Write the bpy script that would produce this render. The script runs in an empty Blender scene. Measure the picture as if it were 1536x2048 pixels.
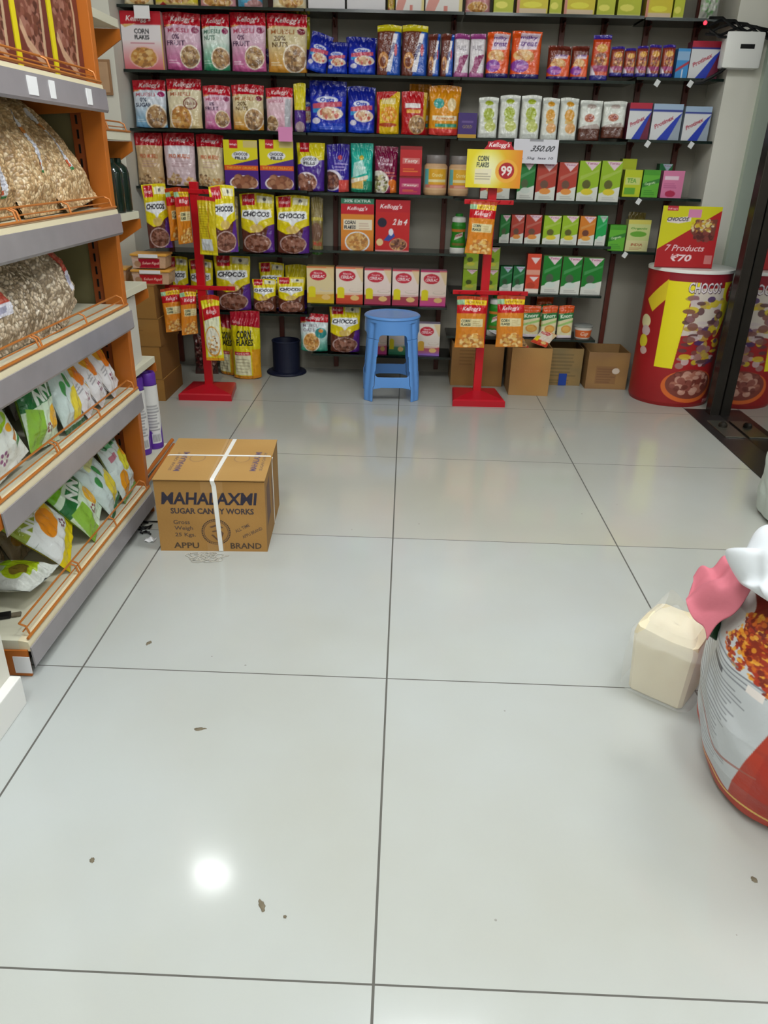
import bpy, bmesh, math, random
import numpy as np
from mathutils import Vector, Matrix, Euler
PI = math.pi
SC = bpy.context.scene
COL = SC.collection
rnd = random.Random(7)

# ------------------------------------------------------------------ camera, light, exposure
TILE = 0.8
cam_d = bpy.data.cameras.new('camera'); cam = bpy.data.objects.new('camera', cam_d); COL.objects.link(cam)
cam.location = (0.0122, -0.7756, 1.2266)
cam.rotation_euler = (1.1286, -0.0237, 0.0308)
cam_d.sensor_fit = 'HORIZONTAL'; cam_d.sensor_width = 36.0; cam_d.lens = 1492.05 / 1536 * 36
cam_d.clip_start = 0.02
SC.camera = cam
SC.view_settings.view_transform = 'Standard'
try: SC.view_settings.look = 'None'
except Exception: pass
SC.view_settings.gamma = 1.0
SC.view_settings.use_curve_mapping = False
SC.view_settings.exposure = 0.0
w = bpy.data.worlds.new('night'); SC.world = w; w.use_nodes = True
w.node_tree.nodes['Background'].inputs[0].default_value = (0.035, 0.04, 0.045, 1)
w.node_tree.nodes['Background'].inputs[1].default_value = 1.0
CEIL = 2.85
LAMP_W = 15.0
LAMPS = [(-1.19, 2.42, .44, .06, .42), (0.30, 1.22, .54, .54, 1.15), (1.25, 0.9, .54, .54, 1), (-0.55, 0.5, .54, .54, .72), (-.45, -1.1, .54, .54, .8), (0.9, -1.3, .54, .54, 1), (-0.4, -2.9, .54, .54, 1), (1.1, -3.1, .54, .54, 1)]

# ------------------------------------------------------------------ materials
def lin(c):
    c = np.asarray(c, dtype=float)
    return np.where(c <= 0.04045, c / 12.92, ((c + 0.055) / 1.055) ** 2.4)
def rgb(h):
    if isinstance(h, str):
        return tuple(int(h[i:i + 2], 16) / 255 for i in (0, 2, 4))
    return h
def mat(name, c='808080', rough=0.5, metal=0.0, spec=0.5, coat=0.0, noise=0.0, nscale=30, bump=0.0, bscale=60, emis=None, estr=1.0, trans=0.0, attr=None, alpha=1.0, ior=1.45):
    m = bpy.data.materials.new(name); m.use_nodes = True
    nt = m.node_tree; b = nt.nodes['Principled BSDF']
    L = list(lin(rgb(c))) + [1]
    b.inputs['Base Color'].default_value = L
    b.inputs['Roughness'].default_value = rough
    b.inputs['Metallic'].default_value = metal
    b.inputs['IOR'].default_value = ior
    b.inputs['Specular IOR Level'].default_value = spec
    b.inputs['Coat Weight'].default_value = coat
    b.inputs['Coat Roughness'].default_value = 0.12
    b.inputs['Transmission Weight'].default_value = trans
    b.inputs['Alpha'].default_value = alpha
    tc = nt.nodes.new('ShaderNodeTexCoord')
    if attr:
        a = nt.nodes.new('ShaderNodeAttribute'); a.attribute_name = attr
        nt.links.new(a.outputs['Color'], b.inputs['Base Color'])
    elif noise:
        n = nt.nodes.new('ShaderNodeTexNoise'); n.inputs['Scale'].default_value = nscale; n.inputs['Detail'].default_value = 5
        r = nt.nodes.new('ShaderNodeMix'); r.data_type = 'RGBA'
        r.inputs[6].default_value = [min(1, x * (1 - noise)) for x in L[:3]] + [1]
        r.inputs[7].default_value = [min(1, x * (1 + noise)) for x in L[:3]] + [1]
        nt.links.new(tc.outputs['Object'], n.inputs['Vector']); nt.links.new(n.outputs['Fac'], r.inputs[0])
        nt.links.new(r.outputs[2], b.inputs['Base Color'])
    if bump:
        n = nt.nodes.new('ShaderNodeTexNoise'); n.inputs['Scale'].default_value = bscale; n.inputs['Detail'].default_value = 3
        u = nt.nodes.new('ShaderNodeBump'); u.inputs['Strength'].default_value = bump; u.inputs['Distance'].default_value = 0.01
        nt.links.new(tc.outputs['Object'], n.inputs['Vector']); nt.links.new(n.outputs['Fac'], u.inputs['Height']); nt.links.new(u.outputs['Normal'], b.inputs['Normal'])
    if emis:
        b.inputs['Emission Color'].default_value = list(lin(rgb(emis))) + [1]; b.inputs['Emission Strength'].default_value = estr
    return m
M = {}
M['film'] = mat('printed_film', attr='Col', rough=0.17, spec=0.65, bump=0.75, bscale=34)
M['film_matte'] = mat('printed_matte_film', attr='Col', rough=0.4, bump=0.3, bscale=30)
M['card'] = mat('printed_card', attr='Col', rough=0.45)
M['kraft'] = mat('printed_kraft_board', attr='Col', rough=0.75, bump=0.08, bscale=120)
M['glass_shelf'] = mat('tinted_shelf_glass', '2c3a34', rough=0.06, trans=0.0, spec=0.7)
M['wood'] = mat('brown_shelf_upright', '5a2418', rough=0.45, noise=0.25, nscale=25)
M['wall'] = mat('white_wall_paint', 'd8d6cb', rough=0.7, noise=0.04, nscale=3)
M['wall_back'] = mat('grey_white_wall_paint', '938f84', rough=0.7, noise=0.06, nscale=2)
M['ceiling'] = mat('ceiling_paint', 'dcdcd6', rough=0.85)
M['stool'] = mat('blue_plastic', '5f95da', rough=0.35, spec=0.5, bump=0.02)
M['red'] = mat('red_plastic', 'b40f22', rough=0.35)
M['red_metal'] = mat('red_painted_steel', 'c0101f', rough=0.32)
M['navy'] = mat('navy_plastic', '10162e', rough=0.5)
M['cream'] = mat('cream_painted_steel', 'd6d4bf', rough=0.45, noise=0.03, nscale=8)
M['cream_lip'] = mat('cream_shelf_lip', 'd9cfb0', rough=0.4)
M['orange'] = mat('orange_painted_steel', 'b5651f', rough=0.42, noise=0.05, nscale=12)
M['orange_dark'] = mat('slotted_orange_steel', '8a4318', rough=0.5, noise=0.1)
M['wire'] = mat('orange_wire', 'b8702f', rough=0.35, metal=0.2)
M['olive'] = mat('olive_back_panel', '7a7350', rough=0.6, noise=0.05, nscale=6)
M['price_rail'] = mat('grey_plastic_price_rail', '8b878a', rough=0.22, noise=0.28, nscale=5)
M['white_plastic'] = mat('white_plastic', 'e6e6e2', rough=0.35)
M['purple'] = mat('purple_plastic', '5b2d9a', rough=0.35)
M['paper'] = mat('white_paper', 'e8e8ea', rough=0.6)
M['black'] = mat('black_plastic', '0c0c0d', rough=0.4)
M['black_strip'] = mat('black_granite', '2a2626', rough=0.3, noise=0.3, nscale=80)
M['steel'] = mat('brushed_steel', '8a8a80', rough=0.35, metal=0.9, noise=0.1)
M['dark_steel'] = mat('dark_door_frame_steel', '3a3632', rough=0.28, metal=0.7, noise=0.3, nscale=9)
M['dirt'] = mat('dried_dirt', '6f6654', rough=0.9, noise=0.4, nscale=90)
M['lightwhite'] = mat('lamp_diffuser', 'ffffff', emis='fafdff', estr=9.0)
M['pink_card'] = mat('pink_tag_card', 'd987b5', rough=0.6)
M['green_dark'] = mat('dark_green_glass', '10231b', rough=0.12, spec=0.7, noise=0.5, nscale=14)
M['cheese'] = mat('cream_block', 'e0d4b6', rough=0.55, noise=0.04, nscale=10)
M['white_cloth'] = mat('white_polythene', 'cfd4da', rough=0.4, bump=0.5, bscale=14)
M['pink_cloth'] = mat('pink_cloth', 'c06a78', rough=0.8, bump=0.2, bscale=30)

def glass_mat(name, tint, refl, rough=0.02, trans=0.9):
    m = bpy.data.materials.new(name); m.use_nodes = True; nt = m.node_tree
    for n in list(nt.nodes):
        if n.type != 'OUTPUT_MATERIAL': nt.nodes.remove(n)
    out = [n for n in nt.nodes if n.type == 'OUTPUT_MATERIAL'][0]
    t = nt.nodes.new('ShaderNodeBsdfTransparent'); t.inputs[0].default_value = list(lin(rgb(tint))) + [1]
    g = nt.nodes.new('ShaderNodeBsdfGlossy'); g.inputs['Roughness'].default_value = rough
    fr = nt.nodes.new('ShaderNodeFresnel'); fr.inputs[0].default_value = 1.5
    ad = nt.nodes.new('ShaderNodeMath'); ad.operation = 'ADD'; ad.inputs[1].default_value = refl; ad.use_clamp = True
    mx = nt.nodes.new('ShaderNodeMixShader')
    nt.links.new(fr.outputs[0], ad.inputs[0]); nt.links.new(ad.outputs[0], mx.inputs[0])
    nt.links.new(t.outputs[0], mx.inputs[1]); nt.links.new(g.outputs[0], mx.inputs[2]); nt.links.new(mx.outputs[0], out.inputs[0])
    return m
M['clear_film'] = mat('clear_film', 'eef0ef', rough=.2, alpha=.25, bump=.6, bscale=26)
M['door_glass'] = glass_mat('mirror_tinted_door_glass', '99a8a0', 0.55, 0.03)
M['side_glass'] = glass_mat('greenish_side_glass', 'dfeee4', 0.05, 0.03)
M['tray_clear'] = glass_mat('clear_rigid_plastic', 'f0e4d8', 0.05, 0.1)

def floor_mat():
    m = bpy.data.materials.new('white_floor_tiles'); m.use_nodes = True; nt = m.node_tree; b = nt.nodes['Principled BSDF']
    N = lambda t: nt.nodes.new(t); K = nt.links.new
    tc = N('ShaderNodeTexCoord'); sp = N('ShaderNodeSeparateXYZ'); K(tc.outputs['Object'], sp.inputs[0])
    def mth(op, a, bb=None, c=None):
        n = N('ShaderNodeMath'); n.operation = op
        for i, v in enumerate((a, bb, c)):
            if v is None: continue
            if isinstance(v, (int, float)): n.inputs[i].default_value = v
            else: K(v, n.inputs[i])
        return n.outputs[0]
    def dist(o):                       # distance to the nearest multiple of the tile size
        return mth('PINGPONG', mth('ADD', o, TILE * 40), TILE / 2)
    def dist0(o):
        d = mth('MODULO', mth('ADD', o, TILE * 40 + TILE / 2), TILE)
        return mth('ABSOLUTE', mth('SUBTRACT', d, TILE / 2))
    dx, dy = dist0(sp.outputs[0]), dist0(sp.outputs[1])
    gx = mth('LESS_THAN', dx, 0.0024); gy = mth('LESS_THAN', dy, 0.0018)
    g = mth('MAXIMUM', gx, gy)
    n1 = N('ShaderNodeTexNoise'); n1.inputs['Scale'].default_value = 1.1; n1.inputs['Detail'].default_value = 4; K(tc.outputs['Object'], n1.inputs['Vector'])
    r1 = N('ShaderNodeValToRGB'); K(n1.outputs['Fac'], r1.inputs[0])
    r1.color_ramp.elements[0].position = 0.35; r1.color_ramp.elements[0].color = list(lin(rgb('aaaca6'))) + [1]
    r1.color_ramp.elements[1].position = 0.68; r1.color_ramp.elements[1].color = list(lin(rgb('b3b8b8'))) + [1]
    # beige tile tone, varied by noise, from mid floor to the back shelves
    n2 = N('ShaderNodeTexNoise'); n2.inputs['Scale'].default_value = 0.7; n2.inputs['Detail'].default_value = 2; K(tc.outputs['Object'], n2.inputs['Vector'])
    r2 = N('ShaderNodeValToRGB'); K(n2.outputs['Fac'], r2.inputs[0]); r2.color_ramp.elements[0].position = 0.45; r2.color_ramp.elements[1].position = 0.7
    r2.color_ramp.elements[1].color = (0.6, 0.6, 0.6, 1)
    mw = N('ShaderNodeMix'); mw.data_type = 'RGBA'; K(mth('MULTIPLY', mth('ADD', r2.outputs[0], 0.35), mth('MULTIPLY', mth('GREATER_THAN', sp.outputs[1], 1.6), 0.9)), mw.inputs[0]); K(r1.outputs[0], mw.inputs[6]); mw.inputs[7].default_value = list(lin(rgb('aeaa9b'))) + [1]
    # fine dirt specks
    v = N('ShaderNodeTexVoronoi'); v.inputs['Scale'].default_value = 9; K(tc.outputs['Object'], v.inputs['Vector'])
    sepc = N('ShaderNodeSeparateColor'); K(v.outputs['Color'], sepc.inputs[0])
    sp1 = mth('MULTIPLY', mth('LESS_THAN', v.outputs['Distance'], 0.028), mth('GREATER_THAN', sepc.outputs[0], 0.55))
    md = N('ShaderNodeMix'); md.data_type = 'RGBA'; K(mth('MULTIPLY', sp1, 0.6), md.inputs[0]); K(mw.outputs[2], md.inputs[6]); md.inputs[7].default_value = list(lin(rgb('77756c'))) + [1]
    mg = N('ShaderNodeMix'); mg.data_type = 'RGBA'; K(g, mg.inputs[0]); K(md.outputs[2], mg.inputs[6]); mg.inputs[7].default_value = list(lin(rgb('55544f'))) + [1]
    K(mg.outputs[2], b.inputs['Base Color'])
    ro = N('ShaderNodeMapRange'); K(n1.outputs['Fac'], ro.inputs[0]); ro.inputs[3].default_value = 0.06; ro.inputs[4].default_value = 0.17
    rr = mth('MAXIMUM', ro.outputs[0], mth('MULTIPLY', g, 0.8)); K(rr, b.inputs['Roughness'])
    b.inputs['Specular IOR Level'].default_value = 0.5
    n3 = N('ShaderNodeTexNoise'); n3.inputs['Scale'].default_value = 5; n3.inputs['Detail'].default_value = 2; K(tc.outputs['Object'], n3.inputs['Vector'])
    bu = N('ShaderNodeBump'); bu.inputs['Strength'].default_value = 0.03; bu.inputs['Distance'].default_value = 0.01; K(n3.outputs['Fac'], bu.inputs['Height']); K(bu.outputs['Normal'], b.inputs['Normal'])
    return m
M['floor'] = floor_mat()

# ------------------------------------------------------------------ object helpers
def link_mesh(name, me, parent=None, smooth=True):
    o = bpy.data.objects.new(name, me); COL.objects.link(o)
    if parent is not None: o.parent = parent
    if smooth: me.shade_smooth()
    return o
def tag(o, label=None, cat=None, group=None, kind=None):
    if label: o['label'] = label
    if cat: o['category'] = cat
    if group: o['group'] = group
    if kind: o['kind'] = kind
    return o
def empty(name, loc=(0, 0, 0), rz=0.0, label=None, cat=None, group=None, kind=None):
    o = bpy.data.objects.new(name, None); COL.objects.link(o); o.empty_display_size = 0.05
    o.location = loc; o.rotation_euler = (0, 0, rz)
    return tag(o, label, cat, group, kind)
class MB:
    """collects boxes, tubes and surfaces into one bmesh"""
    def __init__(s): s.bm = bmesh.new()
    def box(s, x0, y0, z0, x1, y1, z1, rot=None, bev=0.0):
        m = Matrix.Translation(((x0 + x1) / 2, (y0 + y1) / 2, (z0 + z1) / 2)) @ Matrix.Diagonal((abs(x1 - x0), abs(y1 - y0), abs(z1 - z0), 1))
        r = bmesh.ops.create_cube(s.bm, size=1.0, matrix=m)
        if bev > 0:
            es = list({e for v in r['verts'] for e in v.link_edges})
            bmesh.ops.bevel(s.bm, geom=es, offset=bev, segments=2, affect='EDGES', profile=0.6)
        return s
    def prism(s, pts, a0, a1, axis='y'):
        """polygon in the plane across `axis`, extruded from a0 to a1"""
        def P(p, a):
            return {'y': (p[0], a, p[1]), 'x': (a, p[0], p[1]), 'z': (p[0], p[1], a)}[axis]
        va = [s.bm.verts.new(P(p, a0)) for p in pts]; vb = [s.bm.verts.new(P(p, a1)) for p in pts]
        n = len(pts)
        s.bm.faces.new(va); s.bm.faces.new(vb[::-1])
        for i in range(n): s.bm.faces.new((va[i], vb[i], vb[(i + 1) % n], va[(i + 1) % n]))
        return s
    def tube(s, pts, r, n=8, closed=False):
        pts = [Vector(p) for p in pts]; rings = []
        up = Vector((0, 0, 1))
        for i, p in enumerate(pts):
            a = pts[max(0, i - 1)]; b = pts[min(len(pts) - 1, i + 1)]
            d = (b - a).normalized() if (b - a).length > 1e-9 else Vector((0, 0, 1))
            ref = up if abs(d.dot(up)) < 0.95 else Vector((1, 0, 0))
            e1 = d.cross(ref).normalized(); e2 = d.cross(e1).normalized()
            rr = r[i] if isinstance(r, (list, tuple)) else r
            rings.append([s.bm.verts.new(p + e1 * rr * math.cos(2 * PI * k / n) + e2 * rr * math.sin(2 * PI * k / n)) for k in range(n)])
        for a, b in zip(rings, rings[1:]):
            for k in range(n): s.bm.faces.new((a[k], a[(k + 1) % n], b[(k + 1) % n], b[k]))
        s.bm.faces.new(rings[0][::-1]); s.bm.faces.new(rings[-1])
        return s
    def lathe(s, prof, n=32, cx=0, cy=0, ex=1.0, ey=1.0):
        rings = [[s.bm.verts.new((cx + r * ex * math.cos(2 * PI * k / n), cy + r * ey * math.sin(2 * PI * k / n), z)) for k in range(n)] for r, z in prof]
        for a, b in zip(rings, rings[1:]):
            for k in range(n): s.bm.faces.new((a[k], a[(k + 1) % n], b[(k + 1) % n], b[k]))
        s.bm.faces.new(rings[0][::-1]); s.bm.faces.new(rings[-1])
        return s
    def grid(s, fn, nu, nv):
        V = [[s.bm.verts.new(fn(i / nu, j / nv)) for i in range(nu + 1)] for j in range(nv + 1)]
        for j in range(nv):
            for i in range(nu): s.bm.faces.new((V[j][i], V[j][i + 1], V[j + 1][i + 1], V[j + 1][i]))
        return s
    def build(s, name, m, parent=None, smooth=False, loc=None, fix=True):
        if fix: bmesh.ops.recalc_face_normals(s.bm, faces=s.bm.faces)
        me = bpy.data.meshes.new(name); s.bm.to_mesh(me); s.bm.free()
        me.materials.append(m)
        o = link_mesh(name, me, parent, smooth)
        if smooth == 'auto': me.shade_flat()
        if loc is not None: o.location = loc
        return o
def soft(o, angle=40):
    o.data.shade_smooth()
    for e in o.data.edges: pass
    try: o.data.set_sharp_from_angle(angle=math.radians(angle))
    except Exception: pass
    return o

# ------------------------------------------------------------------ printing: a small painter used for per-vertex print colours
_tx = {}
def text_tris(s, bold=0.0):
    key = (s, bold)
    if key in _tx: return _tx[key]
    cu = bpy.data.curves.new('t', 'FONT'); cu.body = s; cu.size = 1; cu.resolution_u = 2; cu.offset = bold
    ob = bpy.data.objects.new('t', cu); COL.objects.link(ob)
    dg = bpy.context.evaluated_depsgraph_get(); me = bpy.data.meshes.new_from_object(ob.evaluated_get(dg))
    me.calc_loop_triangles()
    V = np.array([v.co[:2] for v in me.vertices]).reshape(-1, 2)
    T = np.array([t.vertices[:] for t in me.loop_triangles], dtype=int).reshape(-1, 3)
    bpy.data.objects.remove(ob); bpy.data.curves.remove(cu); bpy.data.meshes.remove(me)
    if len(V):
        mn, mx = V.min(0), V.max(0); V = (V - (mn + mx) / 2) / np.maximum(mx - mn, 1e-6)
    _tx[key] = (V, T); return _tx[key]
class Art:
    def __init__(s, w, h, bg='ffffff', ss=2):
        s.w, s.h, s.ss = w, h, ss
        s.W, s.H = w * ss, h * ss
        s.a = np.empty((s.H, s.W, 3)); s.a[:] = rgb(bg)
        x = (np.arange(s.W) + 0.5) / s.W; y = (np.arange(s.H) + 0.5) / s.H
        s.X, s.Y = np.meshgrid(x, y)
    def mix(s, mask, c, k=1.0):
        mk = (mask * k)[..., None]; s.a = s.a * (1 - mk) + np.array(rgb(c)) * mk; return s
    def rect(s, x0, y0, x1, y1, c, k=1.0): return s.mix(((s.X >= x0) & (s.X < x1) & (s.Y >= y0) & (s.Y < y1)).astype(float), c, k)
    def ell(s, cx, cy, rx, ry, c, k=1.0): return s.mix((((s.X - cx) / rx) ** 2 + ((s.Y - cy) / ry) ** 2 < 1).astype(float), c, k)
    def glow(s, cx, cy, rx, ry, c, k=1.0): return s.mix(np.clip(1 - ((s.X - cx) / rx) ** 2 - ((s.Y - cy) / ry) ** 2, 0, 1), c, k)
    def grad(s, x0, y0, x1, y1, c0, c1, ax='y'):
        m = ((s.X >= x0) & (s.X < x1) & (s.Y >= y0) & (s.Y < y1))
        t = (s.Y - y0) / (y1 - y0) if ax == 'y' else (s.X - x0) / (x1 - x0)
        t = np.clip(t, 0, 1)[..., None]; s.a = np.where(m[..., None], np.array(rgb(c0)) * (1 - t) + np.array(rgb(c1)) * t, s.a); return s
    def poly(s, pts, c, k=1.0):
        ins = np.zeros(s.X.shape, bool); n = len(pts)
        for i in range(n):
            x0, y0 = pts[i]; x1, y1 = pts[(i + 1) % n]
            if y0 == y1: continue
            cr = ((y0 > s.Y) != (y1 > s.Y)) & (s.X < (x1 - x0) * (s.Y - y0) / (y1 - y0) + x0)
            ins ^= cr
        return s.mix(ins.astype(float), c, k)
    def text(s, t, cx, cy, w, h, c, shear=0.0, rot=0.0, bold=0.02, k=1.0):
        V, T = text_tris(t, bold)
        if not len(T): return s
        asp = s.h / s.w
        x = V[:, 0] * w; y = V[:, 1] * h
        x = x + shear * y * asp
        ca, sa = math.cos(rot), math.sin(rot)
        X = x * ca - y * sa * asp; Y = x * sa / asp + y * ca
        px = (X + cx) * s.W; py = (Y + cy) * s.H
        m = np.zeros((s.H, s.W))
        for a, b, cc in T:
            xs = px[[a, b, cc]]; ys = py[[a, b, cc]]
            i0, i1 = max(0, int(xs.min())), min(s.W, int(xs.max()) + 2); j0, j1 = max(0, int(ys.min())), min(s.H, int(ys.max()) + 2)
            if i1 <= i0 or j1 <= j0: continue
            gx, gy = np.meshgrid(np.arange(i0, i1) + 0.5, np.arange(j0, j1) + 0.5)
            d = (ys[1] - ys[2]) * (xs[0] - xs[2]) + (xs[2] - xs[1]) * (ys[0] - ys[2])
            if abs(d) < 1e-9: continue
            l0 = ((ys[1] - ys[2]) * (gx - xs[2]) + (xs[2] - xs[1]) * (gy - ys[2])) / d
            l1 = ((ys[2] - ys[0]) * (gx - xs[2]) + (xs[0] - xs[2]) * (gy - ys[2])) / d
            ins = (l0 >= -0.02) & (l1 >= -0.02) & (l0 + l1 <= 1.02)
            m[j0:j1, i0:i1] = np.maximum(m[j0:j1, i0:i1], ins)
        return s.mix(m, c, k)
    def lines(s, x0, y0, x1, y1, n, c, k=0.7, fill=0.45):
        r = random.Random(int(1000 * (x0 + y0 * 7 + x1 * 13)))
        st = (y1 - y0) / n
        for i in range(n):
            e = x1 - (x1 - x0) * r.random() * 0.3
            s.rect(x0, y0 + i * st, e, y0 + i * st + st * fill, c, k)
        return s
    def flakes(s, cx, cy, rx, ry, cols, n=60, size=0.03, seed=1):
        r = random.Random(seed)
        for i in range(n):
            a = r.random() * 2 * PI; q = math.sqrt(r.random()) * 0.95
            s.ell(cx + rx * q * math.cos(a), cy + ry * q * math.sin(a), size * r.uniform(.6, 1.4), size * (s.w / s.h) * r.uniform(.5, 1.2), r.choice(cols), 0.85)
        return s
    def bowl(s, cx, cy, rx, ry, rim, cols, n=60, size=0.035, seed=1):
        s.ell(cx, cy, rx, ry, rim); s.ell(cx, cy, rx * .88, ry * .88, cols[0]); return s.flakes(cx, cy, rx * .82, ry * .82, cols, n, size, seed)
    def out(s):
        a = s.a.reshape(s.h, s.ss, s.w, s.ss, 3).mean((1, 3)); return lin(np.clip(a, 0, 1))

def mesh_np(name, verts, faces_quads, cols, m, extra=None):
    me = bpy.data.meshes.new(name)
    V = np.asarray(verts, dtype=np.float32); F = np.asarray(faces_quads, dtype=np.int32)
    me.vertices.add(len(V)); me.vertices.foreach_set('co', V.ravel())
    me.loops.add(F.size); me.loops.foreach_set('vertex_index', F.ravel())
    me.polygons.add(len(F)); me.polygons.foreach_set('loop_start', np.arange(0, F.size, 4, dtype=np.int32))
    try: me.polygons.foreach_set('loop_total', np.full(len(F), 4, dtype=np.int32))
    except Exception: pass
    me.update(calc_edges=True)
    ca = me.color_attributes.new('Col', 'FLOAT_COLOR', 'POINT')
    c = np.ones((len(V), 4), dtype=np.float32); c[:, :3] = cols; ca.data.foreach_set('color', c.ravel())
    me.materials.append(m); me.validate()
    return me
def gridfaces(nu, nv, off=0, flip=False):
    i, j = np.meshgrid(np.arange(nu - 1), np.arange(nv - 1)); a = (j * nu + i).ravel() + off
    q = np.stack([a, a + 1, a + nu + 1, a + nu], 1)
    return q[:, ::-1] if flip else q

def pouch_mesh(name, w, h, d, art, seed=0, style='stand', m=None, back=None):
    """a filled film pouch: printed front, plain back, crimped seals; base on z = 0, front towards -y"""
    C = art.out(); nv, nu = C.shape[:2]
    r = np.random.RandomState(seed)
    u = np.linspace(-1, 1, nu); v = np.linspace(0, 1, nv); U, Vv = np.meshgrid(u, v)
    def prof(U, Vv):
        if style == 'stand': g = np.interp(Vv, [0, .05, .3, .6, .82, .9, 1], [.75, .92, 1, .85, .35, .06, .03])
        elif style == 'pillow': g = np.interp(Vv, [0, .05, .2, .5, .8, .95, 1], [.03, .08, .75, 1, .75, .08, .03])
        elif style == 'brick': g = np.interp(Vv, [0, .03, .5, .84, .93, 1], [.9, 1, 1, .9, .12, .03])
        else: g = np.interp(Vv, [0, .06, .5, .9, .97, 1], [.3, .9, 1, .9, .3, .05])
        e = 3.2 if style != 'brick' else 8
        return d / 2 * np.clip(1 - np.abs(U) ** e, 0, 1) ** .55 * g, g
    T, g = prof(U, Vv)
    ph = r.rand(8) * 6.28
    wr = (np.sin(U * 5 + ph[0] + Vv * 7) * np.sin(Vv * 11 + ph[1]) * .5 + np.sin(U * 13 + ph[2] - Vv * 17) * .28 + np.sin(U * 19 + Vv * 23 + ph[3]) * .16)
    seal = np.exp(-((Vv - .84) / .12) ** 2)
    wr2 = np.sin(U * 16 + ph[4] + 2 * np.sin(Vv * 9 + ph[5])) * seal
    k = 1.0 if style != 'brick' else .35
    gate = np.clip(1 - U ** 2, 0, 1) ** .5
    Tf = T + gate * (wr * .0055 + wr2 * .0048) * k * (d / .06) ** .5
    wav = np.sin(U * 3 + ph[6]) * .012 * np.clip((Vv - .8) / .2, 0, 1) * d
    hw = w / 2 * (1 - .055 * g * (1 if style != 'brick' else .3) + .012 * np.sin(Vv * 9 + ph[7]) * (1 if style != 'brick' else .2))
    X = U * hw; Z = Vv * h * (1 - .015 * (U ** 2) * (Vv > .5)) + (.008 * h * np.sin(U * 2.3 + ph[1])) * (Vv ** 4)
    if style in ('stand',): Z = Z + .02 * h * (1 - Vv) ** 6 * (U ** 2)
    lean = (r.rand() - .5) * .03 * h * (Vv ** 3)
    F = np.stack([X, -np.maximum(Tf, .0006) + wav + lean, Z], -1).reshape(-1, 3)
    nb = 8; vb = np.linspace(0, nv - 1, nb).round().astype(int)
    B = np.stack([X[vb], np.maximum(T[vb] * .8, .0006) + wav[vb] + lean[vb], Z[vb]], -1).reshape(-1, 3)
    bc = lin(rgb(back)) if back else np.median(C.reshape(-1, 3), 0)
    faces = [gridfaces(nu, nv), gridfaces(nu, nb, nu * nv, True)]
    a = np.arange(nu - 1); o = nu * nv
    faces.append(np.stack([a + o, a + 1 + o, a + 1, a], 1))
    V = np.concatenate([F, B]); CC = np.concatenate([C.reshape(-1, 3), np.tile(bc, (len(B), 1))])
    me = mesh_np(name, V, np.concatenate(faces), CC, m or M['film'])
    return me
def box_mesh(name, w, h, d, art, side='cccccc', top=None, m=None, sideart=None, taper=0.0, bot=None):
    C = art.out(); nv, nu = C.shape[:2]
    U, Vv = np.meshgrid(np.linspace(-1, 1, nu), np.linspace(0, 1, nv))
    X = U * w / 2 * (1 - taper * (1 - Vv)); F = np.stack([X, np.full_like(X, -d / 2), Vv * h], -1).reshape(-1, 3)
    Vs = [F]; Cs = [C.reshape(-1, 3)]; Fs = [gridfaces(nu, nv)]; off = len(F)
    def quad(p, c):
        nonlocal off
        Vs.append(np.array(p)); Cs.append(np.tile(lin(rgb(c)), (4, 1))); Fs.append(np.array([[off, off + 1, off + 2, off + 3]])); off += 4
    b = w / 2 * (1 - taper); t = w / 2; y0, y1 = -d / 2, d / 2
    if sideart is None:
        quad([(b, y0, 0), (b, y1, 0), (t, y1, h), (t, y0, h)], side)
    else:
        S = sideart.out(); sv, su = S.shape[:2]
        A, B2 = np.meshgrid(np.linspace(0, 1, su), np.linspace(0, 1, sv))
        P = np.stack([np.full_like(A, t), y0 + A * d, B2 * h], -1).reshape(-1, 3)
        Vs.append(P); Cs.append(S.reshape(-1, 3)); Fs.append(gridfaces(su, sv, off)); off += len(P)
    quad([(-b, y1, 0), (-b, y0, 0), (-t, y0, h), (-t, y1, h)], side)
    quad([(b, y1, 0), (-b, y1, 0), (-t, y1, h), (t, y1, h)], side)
    tc = top or side
    if isinstance(tc, Art):
        S = tc.out(); sv, su = S.shape[:2]
        A, B2 = np.meshgrid(np.linspace(-1, 1, su), np.linspace(0, 1, sv))
        P = np.stack([A * t, y0 + B2 * d, np.full_like(A, h)], -1).reshape(-1, 3)
        Vs.append(P); Cs.append(S.reshape(-1, 3)); Fs.append(gridfaces(su, sv, off)); off += len(P)
    else: quad([(-t, y0, h), (t, y0, h), (t, y1, h), (-t, y1, h)], tc)
    quad([(-b, y1, 0), (b, y1, 0), (b, y0, 0), (-b, y0, 0)], bot or side)
    return mesh_np(name, np.concatenate(Vs), np.concatenate(Fs), np.concatenate(Cs), m or M['card'])
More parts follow.
